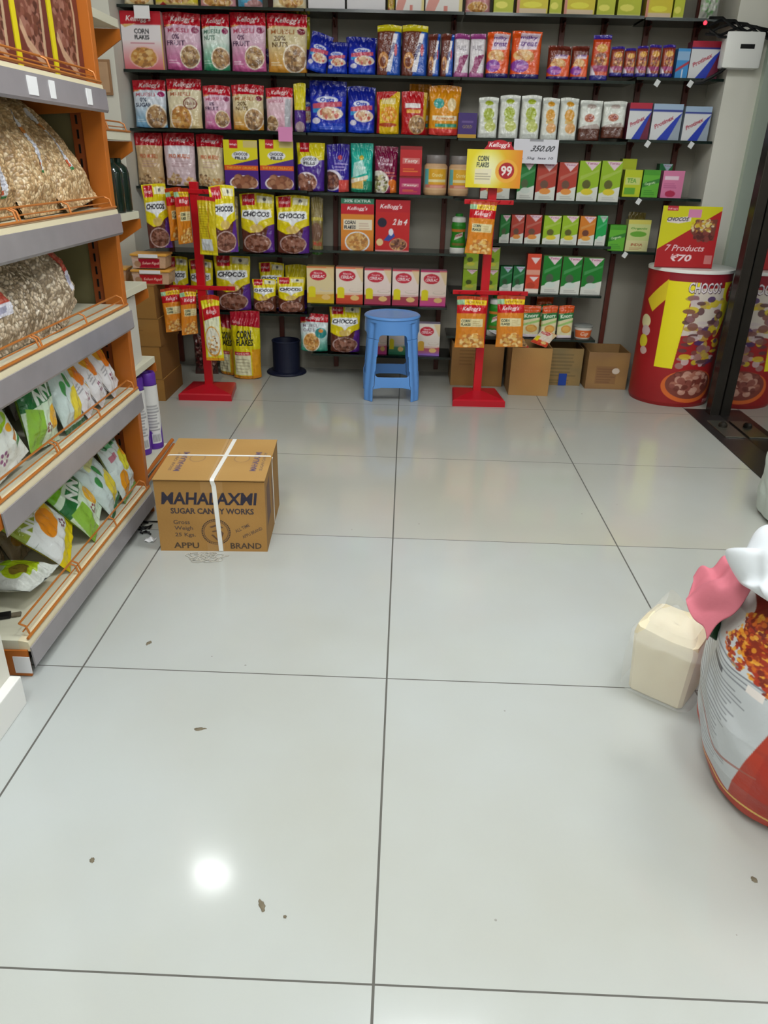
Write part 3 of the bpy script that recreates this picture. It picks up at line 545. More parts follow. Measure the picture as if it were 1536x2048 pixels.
# kind: (print, style, object name, category, look, depth, side colour)
K = {
 'mus_white': (lambda a, b: k_white_generic(a, b, KR, 'e0cfa0', 'd8b070'), 'stand', 'cereal_pouch', 'pouch', 'cream-bottomed cereal pouch', .06, None),
 'yel_bowl': (k_yel_bowl, 'stand', 'cereal_pouch', 'pouch', 'yellow cereal pouch with printed bowl', .06, None),
 'pink_bowl': (k_pink_bowl, 'stand', 'cereal_pouch', 'pouch', 'dusty pink pouch with large bowl', .06, None),
 'blue_teal': (k_blue_teal, 'stand', 'cereal_pouch', 'pouch', 'blue pouch with pinkish base', .06, None),
 'plain_white': (k_plain, 'box', 'white_carton', 'box', 'plain white carton', .08, 'bdbabf'),
 'white_red': (k_white_red, 'box', 'infant_cereal_box', 'box', 'white box with red strokes', .08, 'b8a868'),
 'yel_green': (k_yel_green, 'box', 'yellow_green_carton', 'box', 'yellow-green carton', .07, '8f9420'),
 'yel_cream': (k_yel_cream, 'box', 'yellow_carton', 'box', 'yellow carton with cream base', .07, 'b09a30'),
 'green_mesh': (k_green_mesh, 'pillow', 'speckled_bag', 'bag', 'translucent bag speckled green', .06, None),
 'cf_pink': (k_cf_pink, 'box', 'corn_flakes_box', 'box', 'pink and white corn flakes box', .07, 'c9a0a0'),
 'mus_pink': (lambda a, b: kel(a, b, 'dcb8cc', 'c0508c', 'MUESLI', '0%|FRUIT', 'b04060', tcol2='4a2a4a', accent='8a1a50', br=.27, seed=2), 'stand', 'muesli_pouch', 'pouch', 'pink muesli pouch with red header', .07, None),
 'mus_green': (lambda a, b: kel(a, b, 'd8e4dc', '2c8a60', 'MUESLI', 'NUTS', '406a58', accent='8a1a50', by=.22, br=.33, seed=3), 'stand', 'muesli_pouch', 'pouch', 'green muesli pouch with red header', .07, None),
 'mus_gold': (lambda a, b: kel(a, b, 'd9c9a0', 'd08a28', 'MUESLI', '20%|NUTS', 'a06030', tcol2='5a4020', accent='7a1a30', br=.3, seed=4), 'stand', 'muesli_pouch', 'pouch', 'golden nut muesli pouch, red header', .07, None),
 'mus_blue': (lambda a, b: kel(a, b, 'd4dce8', '6fa8cf', 'MUESLI', '0%|SUGAR', 'b05060', tcol2='26304a', accent='a02060', by=.22, br=.33, seed=5), 'stand', 'muesli_pouch', 'pouch', 'light blue muesli pouch, red header', .07, None),
 'mus_cream': (lambda a, b: kel(a, b, 'e2d6b4', 'd8c088', 'MUESLI', None, 'b06040', bx=.4, by=.2, br=.34, cols=FL, seed=6).ell(.68, .5, .2, .12, '7a2a24').ell(.68, .5, .17, .1, 'c9b8a0').text('12 in 1', .68, .5, .24, .06, '6a2a24'), 'stand', 'muesli_pouch', 'pouch', 'cream muesli pouch with round maroon badge', .07, None),
 'mus_pale': (lambda a, b: kel(a, b, 'e3c0cc', 'd89ab0', 'GRANOLA', None, 'c07088', bx=.25, by=.18, br=.25, seed=7).rect(.74, .1, .95, .74, 'b4b4bc'), 'stand', 'muesli_pouch', 'pouch', 'pale pink pouch with silver edge', .07, None),
 'mus_teal': (lambda a, b: kel(a, b, 'd4e2e4', '2f8a72', 'MUESLI', 'OATS', '8a7a88', bx=.42, by=.26, br=.32, cols=FL, seed=8).ell(.76, .5, .2, .14, '2f8a88').ell(.76, .56, .08, .05, 'e08a38'), 'stand', 'muesli_pouch', 'pouch', 'teal and white muesli pouch', .07, None),
 'yel_purple': (k_yel_purple, 'stand', 'cereal_pouch', 'pouch', 'narrow yellow and purple pouch', .05, None),
 'oat_blue': (k_oat, 'stand', 'oats_pouch', 'pouch', 'short shiny blue oats pouch', .08, None),
 'oat_blue2': (k_oat, 'stand', 'oats_pouch', 'pouch', 'tall royal blue oats pouch', .08, None),
 'boost_y': (k_boost, 'brick', 'drink_powder_packet', 'packet', 'blue-brown packet with yellow top', .06, None),
 'boost_n': (lambda a, b: k_boost(a, b, False), 'brick', 'drink_powder_packet', 'packet', 'narrow blue-brown packet', .05, None),
 'white_mag': (k_white_mag, 'brick', 'drink_powder_packet', 'packet', 'white and magenta packet', .05, None),
 'orange_pk': (k_orange, 'brick', 'drink_powder_packet', 'packet', 'bright orange packet with purple base', .06, None),
 'orange_br': (lambda a, b: k_orange(a, b, True), 'brick', 'drink_powder_packet', 'packet', 'orange packet with brown top', .06, None),
 'horl_tall': (lambda a, b: k_horl(a, b, True), 'brick', 'drink_powder_packet', 'packet', 'tall orange packet with blue top', .05, None),
 'horl_small': (k_horl, 'brick', 'drink_powder_packet', 'packet', 'small rust packet with blue ends', .05, None),
 'blue_box': (lambda a, b: Art(a, b, '3a8fd0').rect(0, .6, 1, .9, '8fb4d8').poly([(0, .3), (1, .6), (1, .5), (0, .2)], 'b03848').rect(.5, 0, .6, .3, 'c8d8e8'), 'box', 'supplement_box', 'box', 'small sky blue carton', .06, '2a6aa8'),
 'sanit_red': (lambda a, b: k_sanit(a, b, 'b01c38', '6a1838'), 'box', 'supplement_box', 'box', 'white box with crimson top, blue slash', .08, '6a1838'),
 'sanit_blue': (lambda a, b: k_sanit(a, b, '9fb6d0', '9aa6b4'), 'box', 'supplement_box', 'box', 'white box with pale blue top', .08, '9aa6b4'),
 'red_yel': (k_red_yel, 'stand', 'oats_pouch', 'pouch', 'red and yellow masala pouch', .06, None),
 'red_oat': (k_red_oat, 'stand', 'oats_pouch', 'pouch', 'red oats pouch with bowl', .06, None),
 'amber_pk': (k_amber, 'stand', 'almond_drink_pouch', 'pouch', 'amber pouch with turquoise badge', .07, None),
 'purple_box': (k_purple_box, 'box', 'tea_box', 'box', 'low purple box with gold base', .07, '2c1858'),
 'white_lime': (lambda a, b: k_white_pp(a, b, 'a4b428', 'c4cc70'), 'brick', 'flour_packet', 'packet', 'white packet with lime spots', .06, None),
 'white_or': (lambda a, b: k_white_pp(a, b, 'd89a28', 'e0a868'), 'brick', 'flour_packet', 'packet', 'white packet with orange spots', .06, None),
 'white_br': (lambda a, b: k_white_pp(a, b, 'b8a8a0', 'a06040', True), 'brick', 'flour_packet', 'packet', 'white packet with dark brown base', .06, None),
 'gran_tan': (lambda a, b: k_gran(a, b, 'cfae84', 1), 'stand', 'granola_pouch', 'pouch', 'tan granola pouch, red header', .07, None),
 'gran_pink': (lambda a, b: k_gran(a, b, 'd8c0c8', 2, True), 'stand', 'granola_pouch', 'pouch', 'pale mauve granola pouch, red header', .07, None),
 'gran_cream': (lambda a, b: k_gran(a, b, 'dcc8a0', 3), 'stand', 'granola_pouch', 'pouch', 'cream granola pouch, red header', .07, None),
 'fills_box': (k_fills_box, 'box', 'chocolate_cereal_box', 'box', 'yellow and purple chocolate cereal box', .07, '3c1a70'),
 'fills_pouch': (k_fills_pouch, 'stand', 'chocolate_cereal_pouch', 'pouch', 'purple cereal pouch with yellow top', .07, None),
 'indigo_pk': (k_indigo, 'stand', 'snack_pouch', 'pouch', 'indigo blue pouch', .06, None),
 'teal_pk': (k_teal, 'stand', 'snack_pouch', 'pouch', 'turquoise pouch', .06, None),
 'maroon_pk': (k_maroon, 'stand', 'snack_pouch', 'pouch', 'maroon muesli pouch', .06, None),
 'magenta_box': (lambda a, b: k_redpk(a, b, 'b01a5c', 'Tasty'), 'box', 'snack_box', 'box', 'low magenta box', .08, '8a1448'),
 'red_snack': (lambda a, b: k_redpk(a, b, 'c01a22', 'Tasty'), 'box', 'snack_box', 'box', 'red snack box', .08, '8a1018'),
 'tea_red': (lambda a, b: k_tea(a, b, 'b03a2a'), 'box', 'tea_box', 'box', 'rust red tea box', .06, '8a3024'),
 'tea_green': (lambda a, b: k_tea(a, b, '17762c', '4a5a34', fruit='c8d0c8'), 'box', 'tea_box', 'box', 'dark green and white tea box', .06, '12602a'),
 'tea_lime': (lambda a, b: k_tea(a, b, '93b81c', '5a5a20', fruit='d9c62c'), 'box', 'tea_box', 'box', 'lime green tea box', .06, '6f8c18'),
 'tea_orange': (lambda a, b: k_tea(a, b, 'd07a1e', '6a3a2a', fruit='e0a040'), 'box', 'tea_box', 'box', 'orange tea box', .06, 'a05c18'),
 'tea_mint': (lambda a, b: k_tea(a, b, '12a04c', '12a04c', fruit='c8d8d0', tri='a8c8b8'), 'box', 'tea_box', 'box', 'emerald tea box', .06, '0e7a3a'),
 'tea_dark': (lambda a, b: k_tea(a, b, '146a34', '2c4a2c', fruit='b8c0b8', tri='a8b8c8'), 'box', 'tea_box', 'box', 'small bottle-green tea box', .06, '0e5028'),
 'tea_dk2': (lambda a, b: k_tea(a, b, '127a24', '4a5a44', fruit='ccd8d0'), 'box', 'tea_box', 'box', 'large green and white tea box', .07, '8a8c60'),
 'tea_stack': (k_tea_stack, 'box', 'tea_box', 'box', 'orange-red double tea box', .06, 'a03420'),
 'lime_small': (lambda a, b: k_tea(a, b, '8cae22', '4a5a20', fruit='c8c440', low='a8bc50'), 'box', 'tea_box', 'box', 'small lime tea box', .06, '6f8c18'),
 'yg_box': (k_yg, 'box', 'tea_box', 'box', 'yellow-green box', .06, '8a941a'),
 'green_box': (k_green_box, 'box', 'tea_box', 'box', 'leaf green box', .06, '3c7a20'),
 'pale_box': (k_pale, 'box', 'tea_box', 'box', 'pale yellow-green box', .06, 'a8a868'),
 'pink_box': (k_pinkbox, 'box', 'tea_box', 'box', 'pink box', .06, 'a85878'),
 'multi_pk': (k_multi, 'stand', 'cereal_pouch', 'pouch', 'olive multigrain pouch', .05, None),
 'chocos': (k_chocos, 'stand', 'chocolate_cereal_pouch', 'pouch', 'large yellow chocolate cereal pouch', .07, None),
 'chocos_s': (lambda a, b: k_chocos(a, b, False), 'stand', 'chocolate_cereal_pouch', 'pouch', 'small yellow chocolate cereal pouch', .06, None),
 'cf_box': (k_cf_box, 'box', 'corn_flakes_box', 'box', 'orange corn flakes box with green banner', .06, 'b06a20'),
 'red_box': (k_red_box, 'box', 'cereal_box', 'box', 'red cereal box', .06, '901218'),
 'cer_yel': (lambda a, b: k_cer(a, b, 'd8b818', 'd89a38', 'd8804a', bg='e2d0a0'), 'box', 'infant_cereal_box', 'box', 'yellow-based infant cereal box', .07, 'b8a060'),
 'cer_red': (lambda a, b: k_cer(a, b, 'c8402c', 'd8562c'), 'box', 'infant_cereal_box', 'box', 'orange-based infant cereal box', .07, 'b88a78'),
 'cer_choc': (lambda a, b: k_cer(a, b, 'b03a5a', 'a04a48', 'c83a50', bg='ecd8d0'), 'box', 'infant_cereal_box', 'box', 'maroon-based infant cereal box', .07, 'b08080'),
 'cer_pink': (lambda a, b: k_cer(a, b, 'd04a96', 'c85a70', 'b82860', bg='ecd8cc'), 'box', 'infant_cereal_box', 'box', 'pink-based infant cereal box', .07, 'b87890'),
 'cer_green': (lambda a, b: k_cer(a, b, '2c7a56', '6a9a7a', 'c8c8c0', bg='d2ccc8'), 'box', 'infant_cereal_box', 'box', 'green-based infant cereal box', .07, '8a9a90'),
 'cer_viol': (lambda a, b: k_cer(a, b, '9a70c8', 'c84a38', 'e0d8d0', 'd9a83a', bg='e6dcd2'), 'box', 'infant_cereal_box', 'box', 'violet-based infant cereal box', .07, 'a89ab0'),
 'knorr': (k_knorr, 'brick', 'soup_packet', 'packet', 'orange-topped green soup packet', .03, None),
}
ROWS = [  # bay, shelf from the top, height of shelf, items: x left, x right, height, kind, roll
  ('A',1,1.905,[(-1.477,-1.324,0.168,'mus_white',0), (-1.320,-1.091,0.172,'yel_bowl',0), (-1.086,-0.899,0.186,'pink_bowl',0), (-0.894,-0.763,0.189,'blue_teal',0), (-0.717,-0.536,0.203,'mus_white',0)]),
  ('B',1,1.905,[(-0.529,-0.340,0.186,'plain_white',0), (-0.333,-0.135,0.189,'plain_white',0), (-0.127,-0.089,0.171,'yel_bowl',0), (-0.085,0.060,0.193,'white_red',0), (0.065,0.255,0.196,'white_red',0), (0.265,0.397,0.199,'pink_bowl',0)]),
  ('C',1,1.905,[(0.410,0.510,0.181,'yel_green',0), (0.525,0.684,0.183,'yel_cream',0), (0.691,0.753,0.186,'yel_green',0), (0.763,0.919,0.188,'yel_cream',0), (0.929,1.020,0.170,'yel_green',0), (1.032,1.150,0.182,'yel_green',0)]),
  ('D',1,1.900,[(1.172,1.305,0.179,'yel_cream',0), (1.312,1.364,0.181,'yel_green',0), (1.448,1.546,0.184,'green_mesh',0)]),
  ('A',2,1.620,[(-1.502,-1.288,0.260,'cf_pink',0), (-1.289,-1.096,0.264,'mus_pink',0), (-1.096,-0.945,0.261,'mus_green',0), (-0.945,-0.753,0.271,'mus_pink',0), (-0.751,-0.539,0.270,'mus_gold',0)]),
  ('B',2,1.620,[(-0.558,-0.444,0.182,'oat_blue',-14), (-0.439,-0.329,0.145,'oat_blue',0), (-0.329,-0.179,0.174,'oat_blue',0), (-0.177,-0.051,0.229,'boost_y',0), (-0.048,0.086,0.231,'boost_y',0), (0.089,0.151,0.194,'boost_n',0), (0.156,0.223,0.196,'boost_n',0)]),
  ('C',2,1.620,[(0.226,0.303,0.197,'white_mag',0), (0.306,0.385,0.199,'white_mag',0), (0.393,0.513,0.209,'orange_pk',0), (0.521,0.675,0.217,'orange_pk',0), (0.712,0.832,0.155,'orange_br',0), (0.835,0.925,0.157,'orange_br',0), (0.937,1.029,0.207,'horl_tall',0)]),
  ('D',2,1.640,[(1.036,1.103,0.137,'horl_small',0), (1.106,1.165,0.131,'horl_small',0), (1.169,1.225,0.143,'horl_small',0), (1.230,1.291,0.149,'horl_small',0), (1.298,1.362,0.150,'horl_small',0), (1.369,1.433,0.132,'blue_box',0), (1.437,1.589,0.167,'sanit_red',0)]),
  ('A',3,1.345,[(-1.486,-1.308,0.233,'mus_blue',0), (-1.302,-1.114,0.242,'mus_cream',0), (-1.107,-0.960,0.213,'mus_pink',0), (-0.954,-0.780,0.221,'mus_gold',0), (-0.772,-0.622,0.211,'mus_pale',0), (-0.617,-0.553,0.234,'yel_purple',0)]),
  ('B',3,1.345,[(-0.537,-0.334,0.249,'oat_blue2',0), (-0.329,-0.180,0.225,'oat_blue2',0), (-0.174,-0.049,0.205,'red_yel',0), (-0.041,0.097,0.208,'red_oat',0), (0.107,0.276,0.239,'amber_pk',0)]),
  ('C',3,1.338,[(0.265,0.366,0.119,'purple_box',0), (0.372,0.478,0.196,'white_lime',0), (0.485,0.591,0.208,'white_lime',0), (0.599,0.704,0.210,'white_lime',0), (0.711,0.800,0.201,'white_or',0), (0.806,0.903,0.203,'white_or',0), (0.912,1.030,0.194,'white_br',0)]),
  ('D',3,1.352,[(1.035,1.156,0.178,'white_br',0), (1.165,1.283,0.172,'sanit_red',0), (1.289,1.446,0.170,'sanit_blue',0), (1.458,1.599,0.162,'sanit_blue',0)]),
  ('A',4,1.058,[(-1.502,-1.352,0.267,'gran_tan',0), (-1.347,-1.175,0.271,'gran_pink',0), (-1.167,-1.015,0.267,'gran_cream',0), (-1.008,-0.818,0.242,'fills_box',0), (-0.812,-0.622,0.247,'fills_box',0)]),
  ('B',4,1.050,[(-0.611,-0.454,0.247,'fills_pouch',0), (-0.444,-0.317,0.243,'indigo_pk',0), (-0.312,-0.188,0.251,'teal_pk',0), (-0.180,-0.051,0.239,'maroon_pk',0), (-0.040,0.081,0.092,'magenta_box',0), (0.095,0.224,0.202,'JAR',0), (0.232,0.347,0.200,'JAR',0)]),
  ('C',4,1.040,[(0.409,0.573,0.190,'tea_red',0), (0.611,0.704,0.194,'tea_green',0), (0.712,0.821,0.189,'tea_red',0), (0.830,0.933,0.192,'tea_red',0), (0.941,1.055,0.202,'tea_lime',0), (1.061,1.174,0.205,'tea_lime',0)]),
  ('D',4,1.068,[(1.190,1.287,0.136,'yg_box',0), (1.293,1.385,0.138,'green_box',0), (1.399,1.515,0.136,'pink_box',0)]),
  ('A',5,0.715,[(-1.015,-0.952,0.303,'multi_pk',0), (-0.944,-0.744,0.317,'chocos',0), (-0.736,-0.543,0.311,'chocos',0), (-0.534,-0.466,0.307,'multi_pk',0)]),
  ('B',5,0.747,[(-0.364,-0.175,0.276,'cf_box',0), (-0.169,0.028,0.273,'red_box',0), (0.262,0.349,0.210,'BOTTLE',0)]),
  ('C',5,0.810,[(0.535,0.591,0.148,'tea_green',0), (0.597,0.670,0.150,'tea_red',0), (0.678,0.768,0.152,'tea_red',0), (0.779,0.877,0.150,'tea_lime',0), (0.883,0.975,0.152,'tea_lime',0), (0.981,1.070,0.152,'tea_orange',0), (1.076,1.134,0.157,'tea_mint',0)]),
  ('D',5,0.785,[(1.151,1.243,0.137,'green_box',0), (1.249,1.377,0.166,'pale_box',0)]),
  ('A',6,0.382,[(-1.398,-1.268,0.298,'chocos',0), (-1.262,-1.120,0.288,'chocos',0), (-1.111,-0.901,0.315,'chocos',0), (-0.893,-0.751,0.186,'chocos_s',0), (-0.742,-0.580,0.202,'chocos_s',0)]),
  ('B',6,0.446,[(-0.564,-0.403,0.207,'cer_yel',0), (-0.394,-0.233,0.207,'cer_red',0), (-0.227,-0.069,0.203,'cer_choc',0), (-0.063,0.094,0.202,'cer_choc',0), (0.100,0.254,0.201,'cer_pink',0)]),
  ('C',6,0.538,[(0.560,0.629,0.145,'tea_dark',0), (0.635,0.701,0.147,'tea_dark',0), (0.709,0.789,0.217,'tea_stack',0), (0.801,0.907,0.209,'tea_dk2',0), (0.913,1.025,0.207,'tea_dk2',0), (1.031,1.148,0.205,'tea_dk2',0)]),
  ('B',7,0.152,[(-0.615,-0.443,0.223,'mus_teal',0), (-0.434,-0.248,0.281,'chocos',0), (-0.172,-0.085,0.206,'cer_pink',0), (-0.076,0.029,0.209,'cer_green',0), (0.095,0.233,0.191,'cer_viol',0)]),
  ('C',7,0.282,[(0.714,0.820,0.183,'knorr',0), (0.829,0.920,0.186,'knorr',0), (0.926,1.017,0.189,'knorr',0), (1.035,1.144,0.065,'TUB',0)]),
]
# ------------------------------------------------------------------ the room
def struct(o, label=None): return tag(o, label, None, None, 'structure')
b = MB(); b.box(-3.0, -5.0, -0.05, 3.2, 4.1, 0.0); struct(b.build('floor', M['floor']), 'glossy white square floor tiles with dark joints')
b = MB(); b.box(-3.0, -5.0, CEIL, 3.2, 4.1, CEIL + .05); struct(b.build('ceiling', M['ceiling']))
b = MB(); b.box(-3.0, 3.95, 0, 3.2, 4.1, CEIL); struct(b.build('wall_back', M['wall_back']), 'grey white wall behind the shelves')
b = MB(); b.box(-1.9, 0.66, 0, -1.75, 3.95, CEIL); struct(b.build('wall_left', M['wall']))
b = MB(); b.box(-3.0, -5.0, 0, -0.905, 0.65, CEIL); struct(b.build('wall_pillar_left', M['wall']), 'white wall end at the left edge')
b = MB(); b.box(-0.905, -5.0, 0, -0.878, 0.65, 0.083, bev=.003); struct(b.build('baseboard_left', M['white_plastic']), 'white skirting along the left wall end')
b = MB(); b.box(-3.0, -5.0, 0, 3.2, -4.9, CEIL); struct(b.build('wall_rear', M['wall']))
b = MB(); b.box(-1.75, 3.60, 0, -1.505, 3.95, CEIL, bev=.004); struct(b.build('wall_column', M['wall']), 'cream white column left of the rear shelves')
b = MB(); b.box(1.625, 3.70, 0, 1.80, 3.95, CEIL); struct(b.build('wall_right_return', M['wall']), 'white wall right of the rear shelves')
b = MB(); b.box(1.80, 3.66, 0, 3.2, 3.95, CEIL); struct(b.build('wall_glass_tint', mat('painted_glass_tint', 'b4c0b2', rough=.6)), 'wall strip in pale green standing in for tinted glass')  # added wall face; the green cast of a glass pane is put into its colour
# floor channel, door glass and frame
b = MB(); b.box(1.60, -1.2, 0.0, 1.85, 3.30, 0.003); struct(b.build('trim_2', M['black_strip']), 'black granite threshold strip')
b = MB(); b.box(1.754, -3.0, 0.004, 1.762, 3.25, 2.5); struct(b.build('window_1', M['door_glass']), 'reflective glass wall at the right edge')
b = MB(); b.box(1.70, 3.19, 0, 1.752, 3.26, 2.6, bev=.004)
fr = b.build('door_frame', M['dark_steel']); tag(fr, 'dark metal upright of the glass door frame', 'door frame')
pt = empty('floor_hinge', (1.69, 2.98, 0.003), 0, 'steel floor hinge plate on the black strip', 'hinge')
b = MB(); b.box(-.045, -.16, 0, .055, .10, .006, bev=.002); b.build('plate', M['steel'], pt)
b = MB(); b.lathe([(.022, 0.006), (.022, .02), (.012, .03)], 16); soft(b.build('pivot', M['dark_steel'], pt))
b = MB(); b.box(1.76, -5, 0, 1.9, -3.0, CEIL); struct(b.build('wall_right', M['wall']))
# lamps
for i, (x, y, lw, ld_, lk) in enumerate(LAMPS):
    t = empty('ceiling_light', (x, y, CEIL), 0, 'white ceiling light panel above the shop floor', 'ceiling light', 'ceiling light panels')
    b = MB(); b.box(-lw / 2 - .04, -ld_ / 2 - .04, -.03, lw / 2 + .04, ld_ / 2 + .04, 0, bev=.003); b.build('frame', M['white_plastic'], t)
    b = MB(); b.box(-lw / 2, -ld_ / 2, -.034, lw / 2, ld_ / 2, -.0305); b.build('diffuser', M['lightwhite'], t)
    ld = bpy.data.lights.new('panel_lamp', 'AREA'); ld.shape = 'RECTANGLE'; ld.size = lw; ld.size_y = ld_; ld.energy = LAMP_W * lk; ld.color = (0.97, 1.0, 0.985)
    lo = bpy.data.objects.new('panel_lamp', ld); COL.objects.link(lo); lo.parent = t; lo.location = (0, 0, -.04)

# ------------------------------------------------------------------ rear glass shelving
BAYS = {'A': (-1.500, -0.548), 'B': (-0.540, 0.262), 'C': (0.270, 1.165), 'D': (1.172, 1.618)}
SHELF_Z = {'A': [1.905, 1.62, 1.345, 1.058, .715, .382], 'B': [1.905, 1.62, 1.345, 1.05, .747, .446, .152],
           'C': [1.905, 1.62, 1.338, 1.04, .81, .538, .282], 'D': [1.90, 1.64, 1.352, 1.068, .785]}
UPR = {'A': [-1.40, -0.75], 'B': [-0.41, 0.225], 'C': [0.80, 1.02], 'D': [1.245, 1.505]}
SHGL = glass_mat('smoky_green_shelf_glass', '222d28', 0.0, 0.05)
EDGE = mat('green_glass_edge', '16241f', rough=.15, spec=.6)
BAYWORD = {'A': 'left', 'B': 'middle', 'C': 'right', 'D': 'far right'}
for bay, (x0, x1) in BAYS.items():
    t = empty('glass_shelving_bay', (0, 0, 0), 0, {'A': 'leftmost bay of dark glass wall shelves beside the white column', 'B': 'second bay of dark glass wall shelves, behind the blue stool', 'C': 'third bay of dark glass wall shelves with tea boxes', 'D': 'rightmost narrow bay of dark glass wall shelves by the white wall'}[bay], 'shelving', 'glass shelving bays on the rear wall')
    for z in SHELF_Z[bay]:
        xx1 = x1 + (0.04 if bay == 'B' and z < .2 else 0)
        if bay == 'C' and z < .7: xx1 = 1.152
        xx0 = .365 if (bay, z) == ('C', .81) else x0
        if (bay, z) == ('B', .747): xx1 = .355
        b = MB(); b.box(xx0, 3.71, z - .0095, xx1, 3.945, z - .0005); s = b.build('shelf', SHGL, t)
        b = MB(); b.box(xx0, 3.703, z - .0135, xx1, 3.7098, z - .0002); b.build('edge', EDGE, s)
    for x in UPR[bay]:
        z0 = .02 if bay != 'C' else .3
        b = MB(); b.box(x - .014, 3.925, z0, x + .014, 3.949, 2.4, bev=.002); u = b.build('upright', M['wood'], t)
        for z in SHELF_Z[bay]:
            b = MB(); b.prism([(3.925, z - .014), (3.925, z - .05), (3.86, z - .024), (3.855, z - .014)], x - .004, x + .004, 'x'); b.build('bracket', M['wood'], u)
# ------------------------------------------------------------------ goods on the rear shelves
ORD = ['first', 'second', 'third', 'fourth', 'fifth', 'sixth', 'seventh', 'eighth', 'ninth', 'tenth', 'eleventh', 'twelfth']
SHW = {1: 'top', 2: 'second', 3: 'third', 4: 'fourth', 5: 'fifth', 6: 'sixth', 7: 'lowest'}
CL = ['first', 'second', 'third', 'fourth', 'fifth', 'sixth', 'seventh']
PXM = 330.0
mesh_seed = [0]
def pack(kind, w, h, d=None, res=1.0, name=None):
    fn, style, nm, cat, look, dd, side = K[kind]
    d = d or dd
    nu = max(14, int(w * PXM * res)); nv = max(16, int(h * PXM * res))
    a = fn(nu, nv); mesh_seed[0] += 1
    if style == 'box': me = box_mesh(nm, w, h, d, a, side=side or 'b0b0b0')
    else: me = pouch_mesh(nm, w, h, d, a, seed=mesh_seed[0], style=style)
    o = link_mesh(name or nm, me, None, style != 'box')
    return o
def settle(o, zs, xmax=None, ymax=None):
    """lets a placed thing down (or up) so that it just rests on the surface at height zs"""
    me = o.data; Q = np.empty(len(me.vertices) * 3, dtype=np.float32); me.vertices.foreach_get('co', Q); Q = Q.reshape(-1, 3)
    Mx = np.array(o.matrix_basis); W = Q @ Mx[:3, :3].T + Mx[:3, 3]
    o.location.z += zs + .0008 - W[:, 2].min()
    if xmax is not None: o.location.x += (xmax - W[:, 0].max()) if o.location.x > -1.07 else min(0, xmax - W[:, 0].max())
    if ymax is not None: o.location.y += min(0, ymax - W[:, 1].max())
used_labels = {}
def uniq(lbl):
    used_labels[lbl] = used_labels.get(lbl, 0) + 1
    return lbl
def add_seal(o, w, h, kind):
    """the crimped strip along the top of a pouch"""
    pass
def jar(x, z, w, h, lbl):
    t = empty('peanut_butter_jar', (x, 3.775, z), 0, lbl, 'jar', 'plastic jars on the fourth rear shelf')
    r = w / 2
    n = max(40, int(w * PXM * 1.4)); a = Art(n, 60, 'c9a27a'); a.rect(0, .18, 1, .86, 'd6b48c'); a.rect(.18, .24, .82, .82, 'e0a82a'); a.rect(.14, .24, .3, .82, '62b0b4'); a.rect(.3, .42, .82, .5, 'e8d8a0'); a.rect(.18, .24, .82, .34, 'd07a68')
    a.text('Crunchy', .55, .62, .3, .14, 'f0e2a8'); a.rect(.82, .24, .95, .82, 'b88c62'); a.lines(.35, .26, .75, .33, 2, 'f0e0d8')
    me = wrap_mesh('jar_body', [(r * .92, 0), (r, .012), (r, h * .72), (r * .82, h * .8)], a, m=M['film_matte']); o = link_mesh('jar_body', me, t)
    b = MB(); b.lathe([(r * .86, h * .79), (r * .88, h * .8), (r * .88, h - .004), (r * .84, h)], 28); soft(b.build('lid', mat('grey_jar_lid', '7b7472', rough=.35), t))
def bottle(x, y, z, w, h, lbl):
    t = empty('health_drink_bottle', (x, y, z), 0, lbl, 'bottle', 'green bottles with white caps')
    r = w / 2
    a = Art(44, 66, '2c8c22'); a.rect(0, .62, 1, .72, 'd88030'); a.poly([(.3, .3), (.7, .45), (.7, .62), (.35, .5)], 'e0d8d0'); a.rect(.2, .1, .8, .2, 'b8603a', .6); a.text('Horlicks', .5, .5, .36, .1, 'b03030', rot=.4)
    o = link_mesh('bottle_body', wrap_mesh('bottle_body', [(r, h * .14), (r, h * .3), (r * .86, h * .45), (r * .95, h * .7), (r * .8, h * .8)], a, m=M['film_matte']), t)
    b = MB(); b.lathe([(r * 1.0, 0), (r * 1.04, .004), (r * 1.04, h * .13), (r, h * .145)], 24); soft(b.build('base', M['white_plastic'], t))
    b = MB(); b.lathe([(r * .86, h * .79), (r * .9, h * .81), (r * .85, h * .9), (r * .5, h * .93)], 24); soft(b.build('cap', M['white_plastic'], t))
    b = MB(); b.lathe([(r * .5, h * .93), (r * .48, h * 1.0)], 16); soft(b.build('stopper', mat('green_stopper', '1f7a24', rough=.4), t))
